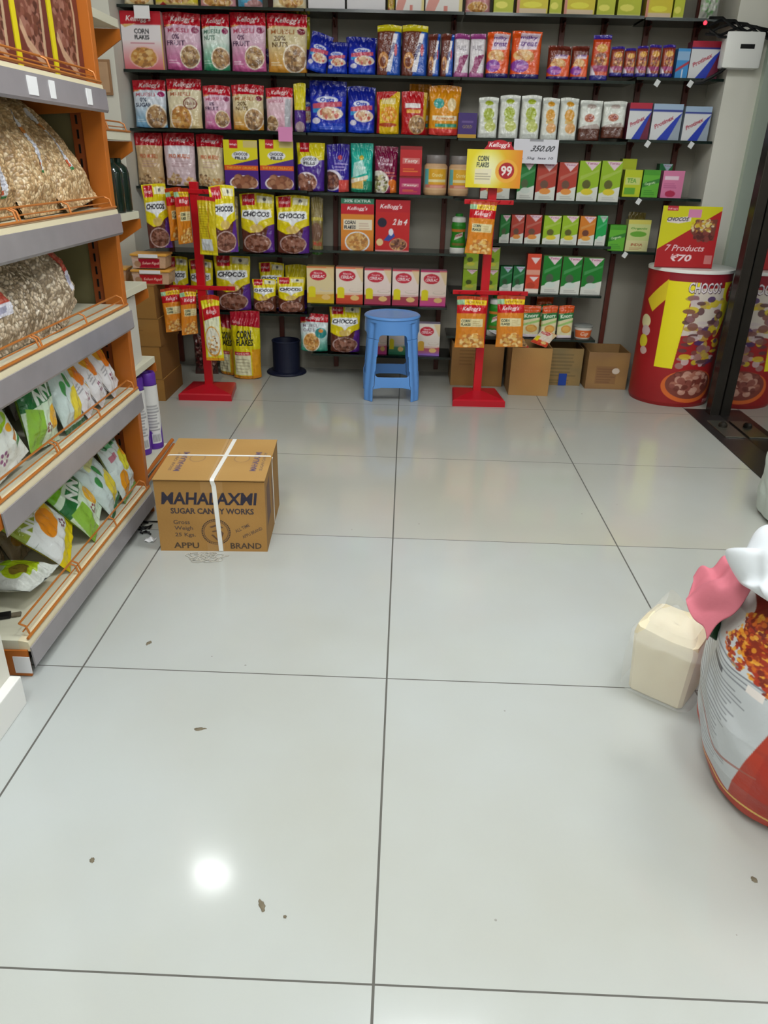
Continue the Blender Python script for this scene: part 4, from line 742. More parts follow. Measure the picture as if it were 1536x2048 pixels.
for bay, row, z, items in ROWS:
    n = len(items)
    for k, (x0, x1, h, kind, roll) in enumerate(items):
        w = (x1 - x0); xc = (x0 + x1) / 2; r = random.Random(hash((bay, row, k)) & 0xffff if False else row * 100 + k * 7 + ord(bay))
        pos = f"{SHW[row]} {BAYWORD[bay].replace(' ', '-')}-bay shelf, {CL[k]} from left"
        if kind == 'JAR':
            jar(xc, z, w, h, f"yellow-labelled peanut butter jar, {'left' if k == 5 else 'right'} one of the pair"); continue
        if kind == 'BOTTLE':
            bottle(xc, 3.765, z, w, h, 'green bottle with white cap and base beside the hanging orange packet'); continue
        if kind == 'TUB':
            t = empty('noodle_tub', (xc, 3.78, z), 0, 'low white tub with orange band right of the soup packets', 'tub')
            a = Art(50, 24, 'd9d6d0'); a.rect(.1, .1, .9, .75, 'dc6a34'); a.text('Cup', .5, .42, .3, .4, 'f0d8c8', shear=.3)
            link_mesh('cup', wrap_mesh('cup', [(w * .42, 0), (w * .5, h)], a), t)
            b = MB(); b.lathe([(w * .52, h), (w * .52, h + .006), (w * .45, h + .012)], 30); soft(b.build('lid', mat('grey_film_lid', '8b8f8a', rough=.3), t)); continue
        style = K[kind][1]; look = K[kind][4]
        gap = .98 if style == 'box' else 1.0
        zh = h
        o = pack(kind, w * gap, zh)
        d = K[kind][5]
        yf = 3.722 + r.uniform(0, .006) + k * .0008
        o.location = (xc, yf + d / 2 + .004, z + .0005)
        rx = 0 if style == 'box' else -r.uniform(.02, .07)
        rz = r.uniform(-.03, .03) if style == 'box' else r.uniform(-.10, .10)
        o.rotation_euler = (rx, math.radians(-roll) if roll else 0, rz)
        if style == 'box': o.rotation_euler = (0, math.radians(-roll), rz * .5)
        tag(o, uniq(f"{look}, {pos}"), K[kind][3], f"goods on the {SHW[row]} rear shelf")
        settle(o, z)
bottle(.555, 3.765, .282, .085, .235, 'green bottle with white cap between the two low hanging orange packets')
for (x0, x1, zz, w_) in ((0.345, .43, .5385, 'front lower left'), (0.345, .43, .663, 'upper left'), (0.468, .55, .5385, 'lower right'), (0.468, .55, .663, 'upper right')):
    o = pack('lime_small', x1 - x0 - .003, .122); o.location = ((x0 + x1) / 2, 3.76, zz + .001)
    tag(o, {'front lower left': 'small lime tea box under another, left of the red pole', 'upper left': 'small lime tea box on top, left of the red pole', 'lower right': 'small lime tea box under another, right of the red pole', 'upper right': 'small lime tea box on top, right of the red pole'}[w_], 'box', 'lime tea boxes stacked in pairs')
o = pack('red_snack', .118, .148, .07); o.location = (.021, 3.765, 1.144); tag(o, 'red snack box stacked on the magenta box', 'box', 'goods on the fourth rear shelf')
# goods standing in the second row, seen over or between the front ones
BACK = [('yel_purple', -.80, 1.62, .15, .268, 'yellow-topped pouch peeking over the second and third muesli pouches'),
        ('yel_purple', -.60, 1.62, .13, .272, 'yellow-topped pouch peeking above the golden nut muesli pouch'),
        ('oat_blue', -.27, 1.62, .15, .185, 'blue oats pouch in the back row of the second shelf'),
        ('chocos', -.79, .382, .15, .27, 'dim yellow cereal pouch standing behind the first small cereal pouch'),
        ('yel_purple', -.645, .382, .13, .26, 'dim yellow cereal pouch standing behind the second small cereal pouch'),
        ('knorr', .86, .282, .1, .225, 'orange-topped packet in the back row behind the soup packets'),
        ('amber_pk', .06, 1.345, .12, .252, 'ochre pouch in the back row beside the amber pouch'),
        ('oat_blue2', -.56, 1.345, .1, .22, 'navy pouch standing back between the left and middle bays'),
        ('yg_box', 1.235, 1.068, .08, .19, 'olive box standing behind the yellow-green box'),
        ('tea_dark', 1.44, 1.068, .07, .17, 'dark box standing behind the pink box'),
        ('multi_pk', 1.33, .785, .1, .2, 'dark olive pouch behind the pale yellow-green box'),
        ('oat_blue', -.38, 1.62, .12, .16, 'navy pouch in the back row between two short oats pouches')]
for kd, x, z, w_, h_, lb in BACK:
    o = pack(kd, w_, h_); o.location = (x, 3.868, z + .0005); settle(o, z); tag(o, lb, K[kd][3], 'goods standing in the back row')
# cards and tags on the shelf edges
def card(name, w_, h_, art, loc, lbl, cat='card', rot=(0, 0, 0), th=.0015, group=None):
    a = art; me = box_mesh(name, w_, h_, th, a, side='d8d8dc'); o = link_mesh(name, me, None, False); o.location = loc; o.rotation_euler = rot
    tag(o, lbl, cat, group); return o
a = Art(110, 56, 'dcdbe4'); a.rect(.35, .9, .65, 1, '6a6a70', .6); a.text('350.00', .66, .62, .5, .24, '3a3a42', shear=.6, bold=.02); a.text('Rs.  5kg  less 10', .5, .22, .8, .13, '5a5a66', shear=.3)
card('price_card', .238, .118, a, (.688, 3.695, 1.222), 'white price card hanging from the third rear shelf edge')
card('shelf_tag', .08, .056, Art(20, 14, 'eceaec'), (-1.372, 3.696, 1.843), 'blank white tag over the pink corn flakes box', 'tag')
card('shelf_tag', .076, .07, Art(20, 18, 'dc8abc'), (-.658, 3.696, 1.298), 'pink tag hanging below the pale pink pouch', 'tag')
for i, (x, z) in enumerate(((1.27, 1.60), (1.44, 1.60), (1.27, 1.318), (1.50, 1.318), (1.27, 1.035), (1.24, .755))):
    o = card('price_clip', .024, .03, Art(6, 8, 'd6d8d8'), (x, 3.697, z), 'small white price clip, ' + ['left one under the second far right shelf', 'right one under the second far right shelf', 'left one under the third far right shelf', 'right one under the third far right shelf', 'under the fourth far right shelf', 'under the fifth far right shelf'][i], 'clip', (0, .5, 0), .003, 'price clips on the far right shelf edges')
# wiring and switch box by the top right of the shelves
t = empty('switch_box', (1.66, 3.66, 1.68), 0, 'white electrical box on the wall above the glass edge', 'electrical box')
b = MB(); b.box(-.095, -.035, 0, .095, .035, .16, bev=.012); soft(b.build('housing', M['white_plastic'], t))
b = MB(); b.box(-.02, -.037, .085, .05, -.033, .105, bev=.001); b.build('socket_slot', M['black'], t)
cb = MB()
for k in range(5):
    r = random.Random(k); pts = [(1.47 + .06 * j + r.uniform(-.012, .012), 3.64 + r.uniform(-.01, .01), 1.845 - .004 * j - .03 * math.sin(j * 1.1 + k) + k * .006) for j in range(6)]
    cb.tube(pts, .007, 6)
tag(soft(cb.build('cable_bundle', M['black'])), 'tangle of black cables above the white electrical box', 'cable')
cb = MB(); cb.tube([(1.455, 3.655, 1.615), (1.49, 3.64, 1.62), (1.53, 3.635, 1.64), (1.57, 3.64, 1.665), (1.60, 3.65, 1.69)], .009, 8)
tag(soft(cb.build('cable', M['black'])), 'short thick black cable below the white electrical box', 'cable')
b = MB(); b.lathe([(.004, 0), (.009, .004), (.009, .012), (.003, .018)], 12); o = b.build('indicator_lamp', mat('red_lamp', 'ff2030', emis='ff3040', estr=3.0)); o.location = (1.47, 3.70, 1.872); tag(soft(o), 'small glowing red indicator lamp at the top right', 'lamp')
# ------------------------------------------------------------------ blue stool
def stool():
    t = empty('plastic_stool', (-.052, 3.405, 0), math.radians(4), 'blue plastic stool in front of the middle shelves', 'stool')
    H = .455
    def rad(th, z):
        k = 1 - z / H
        s = .162 ; p = 5.0
        sq = s * (abs(math.cos(th)) ** p + abs(math.sin(th)) ** p) ** (-1 / p) * (1 - .02)
        c = .150
        r = c + (sq - c) * min(1, k * 1.15)
        # ridge along each leg corner
        for c0 in (PI / 4, 3 * PI / 4, 5 * PI / 4, 7 * PI / 4):
            dth = abs((th - c0 + PI) % (2 * PI) - PI)
            r -= .010 * math.exp(-((dth) / .10) ** 2) * (1 if z < H - .03 else 0)
        return r
    N = 240; NZ = 150
    def P(i, j):
        th = 2 * PI * i / N; z = H * j / NZ * .985
        r = rad(th, z); return Vector((r * math.cos(th), r * math.sin(th), z))
    def side_s(i):
        th = 2 * PI * (i + .5) / N; q = round(th / (PI / 2)) * (PI / 2); return (th - q) / (PI / 4)   # -1..1 across a face
    def hole(i, j):
        s = side_s(i); z = H * (j + .5) / NZ
        a = math.tan(s * PI / 4) * .15
        # window
        def rr(x, zz, hx, z0, z1, rad_):
            cz = (z0 + z1) / 2; hz = (z1 - z0) / 2
            dx = max(abs(x) - (hx - rad_), 0); dz = max(abs(zz - cz) - (hz - rad_), 0)
            return math.hypot(dx, dz) <= rad_
        hx = .106 - .03 * (z / H)
        if rr(a, z, hx, .142, .372, .022): return 'h'
        if z < .082 + .012 * (abs(a) / .1) ** 4 * -1 and abs(a) < .104 - .0: return 'h'
        return None
    def piece(cond):
        bm = bmesh.new(); vs = {}
        for j in range(NZ):
            for i in range(N):
                if hole(i, j) or not cond(i, j): continue
                q = []
                for (a, c) in ((i, j), (i + 1, j), (i + 1, j + 1), (i, j + 1)):
                    k = (a % N, c)
                    if k not in vs: vs[k] = bm.verts.new(P(*k))
                    q.append(vs[k])
                bm.faces.new(q)
        return bm
    def mk(name, bm):
        for _ in range(2): bmesh.ops.smooth_vert(bm, verts=[v for v in bm.verts if v.is_boundary], factor=.5, use_axis_x=True, use_axis_y=True, use_axis_z=True)
        me = bpy.data.meshes.new(name); bm.to_mesh(me); bm.free(); me.materials.append(M['stool']); o = link_mesh(name, me, t)
        s = o.modifiers.new('s', 'SOLIDIFY'); s.thickness = .0045; s.offset = -1; return o
    zt = .345
    def zz(j): return H * (j + .5) / NZ
    def isleg(i, j):
        a = abs(math.tan(side_s(i) * PI / 4) * .15); return zz(j) < zt and a >= .106 - .03 * (zz(j) / H)
    for q in range(4):
        mk('leg', piece(lambda i, j: isleg(i, j) and int(((2 * PI * (i + .5) / N)) // (PI / 2)) == q))
    for q in range(4):
        mk('stretcher', piece(lambda i, j: zz(j) < zt and not isleg(i, j) and int(((2 * PI * (i + .5) / N + PI / 4) % (2 * PI)) // (PI / 2)) == q))
    mk('apron', piece(lambda i, j: zz(j) >= zt))
    b = MB(); b.lathe([(.146, H * .97), (.1535, H * .975), (.155, H * .985), (.153, H - .002), (.147, H + .003), (.138, H + .0035), (.134, H + .001), (.09, H), (.04, H + .0005), (.02, H)], 72)
    soft(b.build('seat', M['stool'], t), 60)
stool()
# ------------------------------------------------------------------ navy hat-shaped stand
b = MB(); b.lathe([(.122, 0), (.124, .006), (.118, .013), (.085, .016), (.083, .03), (.084, .19), (.088, .2), (.084, .204), (.078, .2), (.076, .19), (.075, .06), (.01, .055)], 56)
o = soft(b.build('brimmed_bin', M['navy'])); o.location = (-.712, 3.822, 0); tag(o, 'dark navy round bin with a wide brim at its foot', 'bin')
# ------------------------------------------------------------------ red display stands
def cf_orange(nu, nv):
    a = Art(nu, nv, 'd5801e'); a.rect(0, .93, 1, 1, 'b03a18'); a.rect(0, .84, 1, .93, 'e6c41c'); a.rect(0, .84, .26, .93, '8fb890'); a.text('NEW PACK', .62, .885, .6, .045, 'a06a10'); a.rect(0, .68, 1, .84, 'c0101e'); a.text("Kellogg's", .5, .76, .6, .1, 'f2e8e8', shear=.3)
    a.rect(.14, .42, .9, .58, 'ddd0a0'); a.text('CORN', .32, .535, .3, .055, '2e3a2c', bold=.03); a.text('FLAKES', .33, .465, .32, .05, '2e3a2c', bold=.03); a.lines(.56, .44, .86, .56, 3, 'b8a070', .6)
    a.flakes(.55, .14, .4, .16, ['e3b35c', 'c8863a', 'efcf8c', 'b87030'], 80, .06); return a
def cf_yellow(nu, nv):
    a = Art(nu, nv, 'dcd01c'); a.rect(0, .93, 1, 1, 'b02818'); a.text('50', .5, .9, .3, .06, 'd06a20'); a.poly([(.06, .62), (1, .7), (1, .86), (.06, .8)], 'c0101e'); a.text("Kellogg's", .56, .75, .55, .08, 'f2e8e8', rot=.12, shear=.2)
    a.poly([(.1, .62), (.95, .7), (.9, .1), (.15, .06)], 'dfe0c0'); a.ell(.5, .3, .42, .24, 'd89a3a'); a.ell(.5, .31, .38, .21, 'e6e2d0'); a.flakes(.45, .26, .3, .14, FL, 30, .06); a.rect(0, 0, 1, .05, 'd8941e'); return a
def back_yel(nu, nv):
    a = Art(nu, nv, 'cdb81a'); a.rect(0, .93, 1, 1, 'b81c28'); a.lines(.12, .32, .7, .9, 14, 'a08c14', .5, .4); a.rect(.18, .08, .78, .28, 'ccd2d6'); a.rect(.62, .3, .66, .9, 'b8701a'); a.rect(0, 0, 1, .05, 'd8cc20'); return a
def big_cf(nu, nv):
    a = Art(nu, nv, 'd8c916'); a.poly([(0, .8), (1, .76), (1, 1), (0, 1)], 'a8142a'); a.text("Kellogg's", .2, .84, .28, .05, 'e0c0c0', rot=-.2); a.text('CORN', .45, .66, .5, .12, '232618', bold=.04); a.text('FLAKES', .48, .55, .58, .1, '232618', bold=.04)
    a.rect(.1, .36, .66, .41, 'c0202c'); a.text('HIGHLIGHTS', .38, .385, .48, .03, 'f0d8d0'); a.rect(.1, .06, .68, .36, 'dcd8b4'); a.lines(.14, .1, .64, .34, 5, 'a8a080', .7, .3); a.rect(.72, .0, 1, .45, 'dc9a18'); a.rect(0, 0, 1, .05, 'd88a18'); return a
K['cf_orange'] = (cf_orange, 'pillow', 'corn_flakes_packet', 'packet', '', .035, None)
K['cf_yellow'] = (cf_yellow, 'pillow', 'corn_flakes_packet', 'packet', '', .03, None)
K['back_yel'] = (back_yel, 'pillow', 'corn_flakes_packet', 'packet', '', .03, None)
K['big_cf'] = (big_cf, 'stand', 'corn_flakes_pouch', 'pouch', '', .09, None)
K['ch_hang'] = (k_chocos, 'pillow', 'chocolate_cereal_packet', 'packet', '', .035, None)
def red_stand(x, y, h, bars, lbl, bw=.30, bd=.26, sgn=1):
    t = empty('display_stand', (x, y, 0), math.radians(2), lbl, 'display stand', 'red merchandise stands')
    b = MB(); z1 = .032; px = .0; bm = b.bm
    lo_ = [(-bw / 2, -.12), (bw / 2, -.12), (bw / 2 - .02, bd - .12), (-bw / 2 + .02, bd - .12)]
    v0 = [bm.verts.new((p[0], p[1], 0)) for p in lo_]; v1 = [bm.verts.new((p[0], p[1], z1)) for p in lo_]; v2 = [bm.verts.new((p[0] * .95, (p[1] - .01) * .94 + .01, z1 + .006)) for p in lo_]
    v3 = [bm.verts.new((p[0] * .14, p[1] * .12 + .01, z1 + .03)) for p in lo_]
    for a_, c_ in ((v0, v1), (v1, v2), (v2, v3)):
        for i in range(4): bm.faces.new((a_[i], a_[(i + 1) % 4], c_[(i + 1) % 4], c_[i]))
    bm.faces.new(v0[::-1]); bm.faces.new(v3)
    b.build('base', M['red'], t)
    b = MB(); b.box(-.022, -.008, .05, .022, .024, h, bev=.003); b.build('pole', M['red_metal'], t)
    for zb, l0, l1 in bars:
        b = MB(); b.box(-l0, -.014, zb, l1, -.006, zb + .022, bev=.002); bar = b.build('crossbar', M['red_metal'], t)
        for sx in (-l0 * .8, -l0 * .3, l1 * .3, l1 * .8):
            b = MB(); b.tube([(sx, -.01, zb + .01), (sx, -.052, zb + .012), (sx, -.060, zb + .022)], .0025, 6); b.build('hook', M['red_metal'], bar)
    return t
red_stand(-1.068, 3.285, 1.10, ((1.045, .20, .19), (.575, .19, .18)), 'red stand with yellow chocolate cereal packets, beside the stacked cartons', bw=.29)
red_stand(.437, 3.335, 1.115, ((1.03, .14, .11), (.585, .17, .23)), 'red stand carrying the yellow corn flakes sign', bw=.29)
HANG = [('ch_hang', -1.232, .79, .115, .30, 3.19, .25, 'chocolate cereal packet hanging leftmost on the upper bar of the left red stand'),
        ('cf_orange', -1.142, .83, .11, .245, 3.20, 1.05, 'orange packet hanging edge-on, second on the upper left bar'),
        ('cf_orange', -1.103, .815, .11, .26, 3.185, 1.15, 'orange packet hanging edge-on next to the red pole'),
        ('back_yel', -.985, .765, .105, .275, 3.17, -.35, 'yellow packet hanging back side out with white panel, right of the pole'),
        ('ch_hang', -.905, .775, .13, .315, 3.21, .55, 'chocolate cereal packet hanging rightmost on the upper left stand bar'),
        ('cf_orange', -1.200, .37, .10, .225, 3.19, .55, 'orange corn flakes packet hanging lowest and leftmost'),
        ('cf_orange', -1.125, .355, .10, .235, 3.195, .85, 'orange corn flakes packet hanging low beside the left red pole'),
        ('cf_yellow', -.99, .227, .10, .34, 3.16, -.1, 'yellow and white corn flakes packet hanging low right of the left pole'),
        ('cf_orange', .378, .80, .135, .25, 3.24, .05, 'orange corn flakes packet hanging under the yellow sign'),
        ('cf_orange', .368, .32, .16, .27, 3.24, .03, 'orange corn flakes packet hanging low, left of the right red pole'),
        ('cf_orange', .58, .33, .145, .27, 3.24, -.1, 'orange corn flakes packet hanging low, right of the right red pole')]
for kd, x, z, w_, h_, y, rz, lb in HANG:
    o = pack(kd, w_, h_, res=1.15); o.location = (x, y, z); o.rotation_euler = (rnd.uniform(-.03, .03), rnd.uniform(-.05, .05), rz)
    tag(o, lb, 'packet', 'packets hanging on the red stands')
# yellow header sign on the right stand
t = empty('header_sign', (.429, 3.285, 1.108), math.radians(-1), 'yellow corn flakes sign with round 99 price on top of the red stand', 'sign')
a = Art(130, 84, 'e2cf1c'); a.grad(.45, 0, 1, 1, 'dccb1c', 'e0861e', 'x'); a.glow(.4, .5, .35, .6, 'eeeec8', .9); a.rect(.16, .1, .46, .5, 'e6dcc4', .8)
a.text('CORN', .3, .76, .2, .14, '343c34', bold=.03); a.text('FLAKES', .3, .6, .22, .13, '343c34', bold=.03); a.lines(.17, .22, .46, .42, 3, 'a8a088', .8); a.ell(.73, .45, .2, .3, 'e8a83c'); a.ell(.73, .46, .14, .21, 'a81420'); a.text('99', .73, .46, .2, .26, 'e8dcd8', bold=.03)
me = box_mesh('sign_board', .27, .172, .004, a, side='d8c020'); link_mesh('sign_board', me, t, False)
a = Art(60, 60, 'c01828'); a.text("Kellogg's", .5, .78, .7, .18, 'f0e4e4', shear=.4)
bm = bmesh.new(); bmesh.ops.create_cone(bm, cap_ends=True, segments=40, radius1=.085, radius2=.085, depth=.003, matrix=Matrix.Translation((.02, .005, .13)) @ Matrix.Rotation(PI / 2, 4, 'X'))
me = bpy.data.meshes.new('round_header'); bm.to_mesh(me); bm.free(); me.materials.append(M['red']); ho = link_mesh('round_header', me, t, False)
a = Art(70, 20, 'b40f22'); a.text("Kellogg's", .5, .5, .86, .8, 'f0e4e4', shear=.35)
me = box_mesh('lettering', .115, .032, .001, a, side='b40f22'); lt = link_mesh('lettering', me, ho, False); lt.location = (.02, .0025, .175)
# floor goods behind the left stand
o = pack('big_cf', .175, .40, res=1.2); o.location = (-.925, 3.66, 0.001); o.rotation_euler = (-.03, 0, .05); tag(o, 'big yellow corn flakes pouch with red top standing on the floor', 'pouch', 'goods on the floor behind the left stand')
o = pack('big_cf', .15, .36, res=1.0); o.location = (-1.045, 3.74, 0.001); o.rotation_euler = (-.03, 0, -.4); tag(o, 'yellow corn flakes pouch on the floor, mostly hidden by the red pole', 'pouch', 'goods on the floor behind the left stand')
def dark_clear(nu, nv): a = Art(nu, nv, '4a2a26'); a.flakes(.5, .5, .5, .5, ['7a4a40', '301818', '9a8078', '5a1c20'], 140, .07); return a
K['dark_clear'] = (dark_clear, 'pillow', 'snack_bag', 'bag', '', .07, None)
o = pack('dark_clear', .14, .24); o.location = (-1.19, 3.72, 0.001); o.rotation_euler = (-.05, 0, .1); tag(o, 'dark brown shiny bag on the floor behind the left stand', 'bag')
# ------------------------------------------------------------------ cartons
def kraft(nu, nv, base='a3793f', fn=None):
    a = Art(nu, nv, base); r = random.Random(nu * nv)
    for i in range(10): a.glow(r.random(), r.random(), .4, .3, 'b58a4c' if i % 2 else '96703a', .25)
    if fn: fn(a)
    return a
t = empty('sugar_candy_carton', (-.618, 1.648, 0), math.radians(3), 'strapped brown carton lettered in black on the floor tiles', 'carton')
def maha(a):
    ink = '2b2838'
    a.text('MAHALAXMI', .49, .76, .86, .17, ink, shear=.12, bold=.028); a.text('SUGAR CANDY WORKS', .51, .585, .76, .082, '3a3238', bold=.03)
    a.text('Gross', .22, .425, .15, .06, '4a3c38', bold=.01); a.text('Weigh', .235, .33, .17, .07, '4a3c38', bold=.01); a.text('25 Kgs.', .245, .235, .19, .07, '4a3c38', bold=.01)
    for q in range(44):
        th = 2 * PI * q / 44; a.ell(.53 + .128 * math.cos(th), .285 + .178 * math.sin(th), .0075, .011, '43352e')
    a.ell(.53, .285, .116, .161, '5a4436'); a.ell(.53, .285, .109, .152, 'a3793f')
    for p in ([(.47, .36), (.55, .4), (.6, .35), (.585, .34), (.55, .375), (.49, .345)], [(.49, .3), (.57, .32), (.6, .27), (.58, .2), (.565, .2), (.575, .26), (.55, .3), (.5, .28)], [(.5, .25), (.53, .2), (.55, .16), (.535, .16), (.51, .2), (.48, .24)]): a.poly(p, '5c4334', .9)
    a.text('ALL TIME', .775, .345, .15, .045, '4f3f3a', rot=.5, bold=.01); a.text('APPU BRAND', .865, .28, .21, .045, '4f3f3a', rot=.5, bold=.01)
    a.text('APPU', .245, .085, .235, .085, '493a2e', bold=.02); a.text('BRAND', .80, .085, .29, .085, '493a2e', bold=.02)
    a.rect(.44, 0, .60, .12, 'b08a5a', .5); a.rect(.42, .84, .62, 1, 'b08a5a', .5)
A1 = kraft(330, 240, 'a3793f', maha)
def mside(a): a.poly([(.1, .3), (.35, .35), (.32, .9), (.12, .85)], '4a3a48', .6); a.poly([(.45, .3), (.55, .33), (.53, .8), (.44, .76)], '6a5040', .6); a.rect(.97, 0, 1, 1, '7c5a30')
A2 = kraft(80, 90, '8f6a38', mside)
def mtop(a):
    a.text('MAHALAXMI', .17, .42, .36, .07, '584860', rot=PI / 2, bold=.03); a.text('SUGAR CANDY', .105, .42, .34, .035, '6a5448', rot=PI / 2); a.text('MAHALAXMI', .86, .44, .36, .07, '584860', rot=PI / 2, bold=.03); a.text('SUGAR CANDY', .93, .44, .34, .035, '6a5448', rot=PI / 2)
    a.ell(.3, .5, .075, .09, '8a6a50', .7); a.ell(.3, .5, .065, .08, 'b08a50'); a.ell(.72, .5, .075, .09, '8a6a50', .7); a.ell(.72, .5, .065, .08, 'b08a50'); a.rect(.49, 0, .57, 1, 'b8966c', .55); a.rect(.515, 0, .52, 1, '8a6a40')
A3 = kraft(200, 160, 'b08a50', mtop)
me = box_mesh('box_body', .362, .258, .385, A1, side='8f6a38', sideart=A2, top='5a4020', m=M['kraft']); link_mesh('box_body', me, t, False)
me = box_mesh('top_flap', .366, .388, .003, A3, side='9a7440', m=M['kraft']); f = link_mesh('top_flap', me, t, False); f.rotation_euler = (-PI / 2 + .008, 0, 0); f.location = (0, -.197, .2635)
# strapping band with rounded run over the edges
def band(w_, path, name, parent, across):
    b = MB(); ofs = w_ / 2
    vs = []
    for p in path:
        if across == 'x': vs.append((b.bm.verts.new((p[0] - ofs, p[1], p[2])), b.bm.verts.new((p[0] + ofs, p[1], p[2]))))
        else: vs.append((b.bm.verts.new((p[0], p[1] - ofs, p[2])), b.bm.verts.new((p[0], p[1] + ofs, p[2]))))
    for q, s_ in zip(vs, vs[1:]): b.bm.faces.new((q[0], q[1], s_[1], s_[0]))
    o = b.build(name, M['white_plastic'], parent, fix=False); m_ = o.modifiers.new('s', 'SOLIDIFY'); m_.thickness = .0012; m_.offset = 1
    return o
band(.0145, [(.024, -.1945, .002), (.02, -.1955, .12), (.016, -.1965, .245), (.012, -.2005, .264), (.012, -.19, .2672), (.02, 0, .2672), (.026, .19, .2672), (.026, .1955, .26), (.026, .194, .002)], 'strap', t, 'x')
band(.010, [(-.182, .02, .26), (-.184, .02, .266), (-.175, .02, .2686), (0, .02, .269), (.176, .02, .2686), (.185, .02, .262), (.1825, .02, .25), (.1825, .03, .002)], 'strap', t, 'y')
# stack of cartons at the back left
zz = 0
for i, (h_, dx, lb) in enumerate(((.12, 0, 'low brown carton at the bottom of the back left stack'), (.176, -.006, 'second lowest brown carton in the back left stack'), (.144, .004, 'brown carton second from the top of the back left stack'), (.168, -.002, 'topmost brown carton of the back left stack, under the food tubs'))):
    def fn(a, i=i):
        if i == 2: a.rect(.55, .1, .68, .6, '8a2e1c', .8)
        a.lines(.3, .45, .8, .75, 3, '7a5426', .5); a.rect(0, .97, 1, 1, '6e4c20')
    me = box_mesh('carton', .35, h_, .34, kraft(90, 50, '9a6c30', fn), side='7c5424', top='a87c40', m=M['kraft']); o = link_mesh('carton', me, None, False); o.location = (-1.448 + dx, 3.305, zz + .0005); zz += h_ + .001
    tag(o, lb, 'carton', 'stacked cartons at the back left')
ztop = zz
for (x, y, z, w_, lb, red) in ((-1.30, 3.24, ztop, .19, 'food tub with red label, lower of two on the cartons', 'b8262a'), (-1.305, 3.245, ztop + .077, .175, 'food tub with red label, upper of two on the cartons', 'a81c30'), (-1.515, 3.26, ztop, .15, 'clear food tub with orange lid at the left of the stack top', None)):
    t = empty('food_tub', (x, y, z + .001), .04, lb, 'tub', 'food tubs on the carton stack')
    a = Art(60, 24, 'c9a384')
    if red: a.rect(.2, .05, .82, .8, red); a.text('Sohan Papdi', .55, .4, .5, .28, 'ecc8b8', shear=.3); a.rect(0, .05, .2, .8, 'cfb0a0'); a.ell(.16, .35, .1, .25, 'b08868')
    else: a.rect(0, 0, 1, .6, 'd0a070'); a.ell(.5, .3, .3, .25, 'c08a50')
    me = box_mesh('container', w_, .058, w_ * .7, a, side='c8a080', taper=.07, m=M['film']); link_mesh('container', me, t, False)
    b = MB(); b.box(-w_ / 2 - .006, -w_ * .35 - .006, .0585, w_ / 2 + .006, w_ * .35 + .006, .070, bev=.005); soft(b.build('lid', mat('orange_tub_lid', 'e0a445', rough=.35), t))
    b = MB(); b.box(-w_ * .28, -w_ * .35 - .008, .052, w_ * .28, -w_ * .35 - .0065, .069); b.build('label_band', M['paper'], t)
# cartons on the floor under the right bays
def open_carton(x0, x1, y0, y1, h_, base, lb, fn=None, flaps=True, name='carton', rz=0):
    t = empty(name, ((x0 + x1) / 2, (y0 + y1) / 2, 0), rz, lb, 'carton', 'open cartons on the floor under the right shelves')
    w_, d_ = x1 - x0, y1 - y0; th = .005
    A_ = kraft(int(w_ * 340), int(h_ * 340), base, fn)
    me = box_mesh('box_front', w_, h_, th, A_, side='7a5a30', m=M['kraft']); o = link_mesh('box_front', me, t, False); o.location = (0, -d_ / 2, 0.0005)
    dark = M.setdefault('kraft_plain', mat('kraft_inside', '8f6d42', rough=.8, noise=.06))
    b = MB(); b.box(-w_ / 2, d_ / 2 - th, 0, w_ / 2, d_ / 2, h_); b.box(-w_ / 2, -d_ / 2 + th / 2 + .0005, .0, -w_ / 2 + th, d_ / 2 - th, h_); b.box(w_ / 2 - th, -d_ / 2 + th / 2 + .0005, 0, w_ / 2, d_ / 2 - th, h_); b.box(-w_ / 2 + th, -d_ / 2 + th, 0.001, w_ / 2 - th, d_ / 2 - th, .006)
    b.build('box_sides', dark, t)
    if flaps:
        b = MB(); b.prism([(-w_ / 2, h_), (-w_ / 2 - .0, h_ + .003), (-w_ / 2 + .07, h_ - .06), (-w_ / 2 + .067, h_ - .062)], -d_ / 2 + .01, d_ / 2 - .01, 'y'); b.build('flap', dark, t)
    return t
open_carton(.305, .612, 3.64, 3.90, .252, '936b3c', 'wide brown carton behind the right red stand', lambda a: a.lines(.15, .5, .45, .9, 5, '74532c', .5))
open_carton(.634, .862, 3.47, 3.70, .277, 'a37a48', 'tan carton full of shiny packets, right of the red stand base', lambda a: a.glow(.5, .5, .5, .5, 'a87440', .5))
t = open_carton(.872, 1.098, 3.715, 3.92, .226, '7f6d4a', 'olive brown carton with blue tape strip', lambda a: (a.lines(.1, .25, .9, .9, 7, '655638', .5), a.lines(.1, .05, .9, .2, 2, '655638', .5)))
b = MB(); b.box(-.02, -.1115, .002, .028, -.1102, .075); b.build('tape', mat('blue_tape', '1c3f96', rough=.4), t, loc=(0, .0, 0)).location = (.0, .0, 0)
def c4(a): a.rect(.22, .15, .72, .62, '6e4a34', .35); a.lines(.25, .18, .7, .6, 6, '6e4a34', .5); a.ell(.7, .5, .09, .08, 'cfc0b0')
open_carton(1.118, 1.362, 3.66, 3.90, .222, '8a6844', 'brown carton with white sticker beside the round floor display', c4)
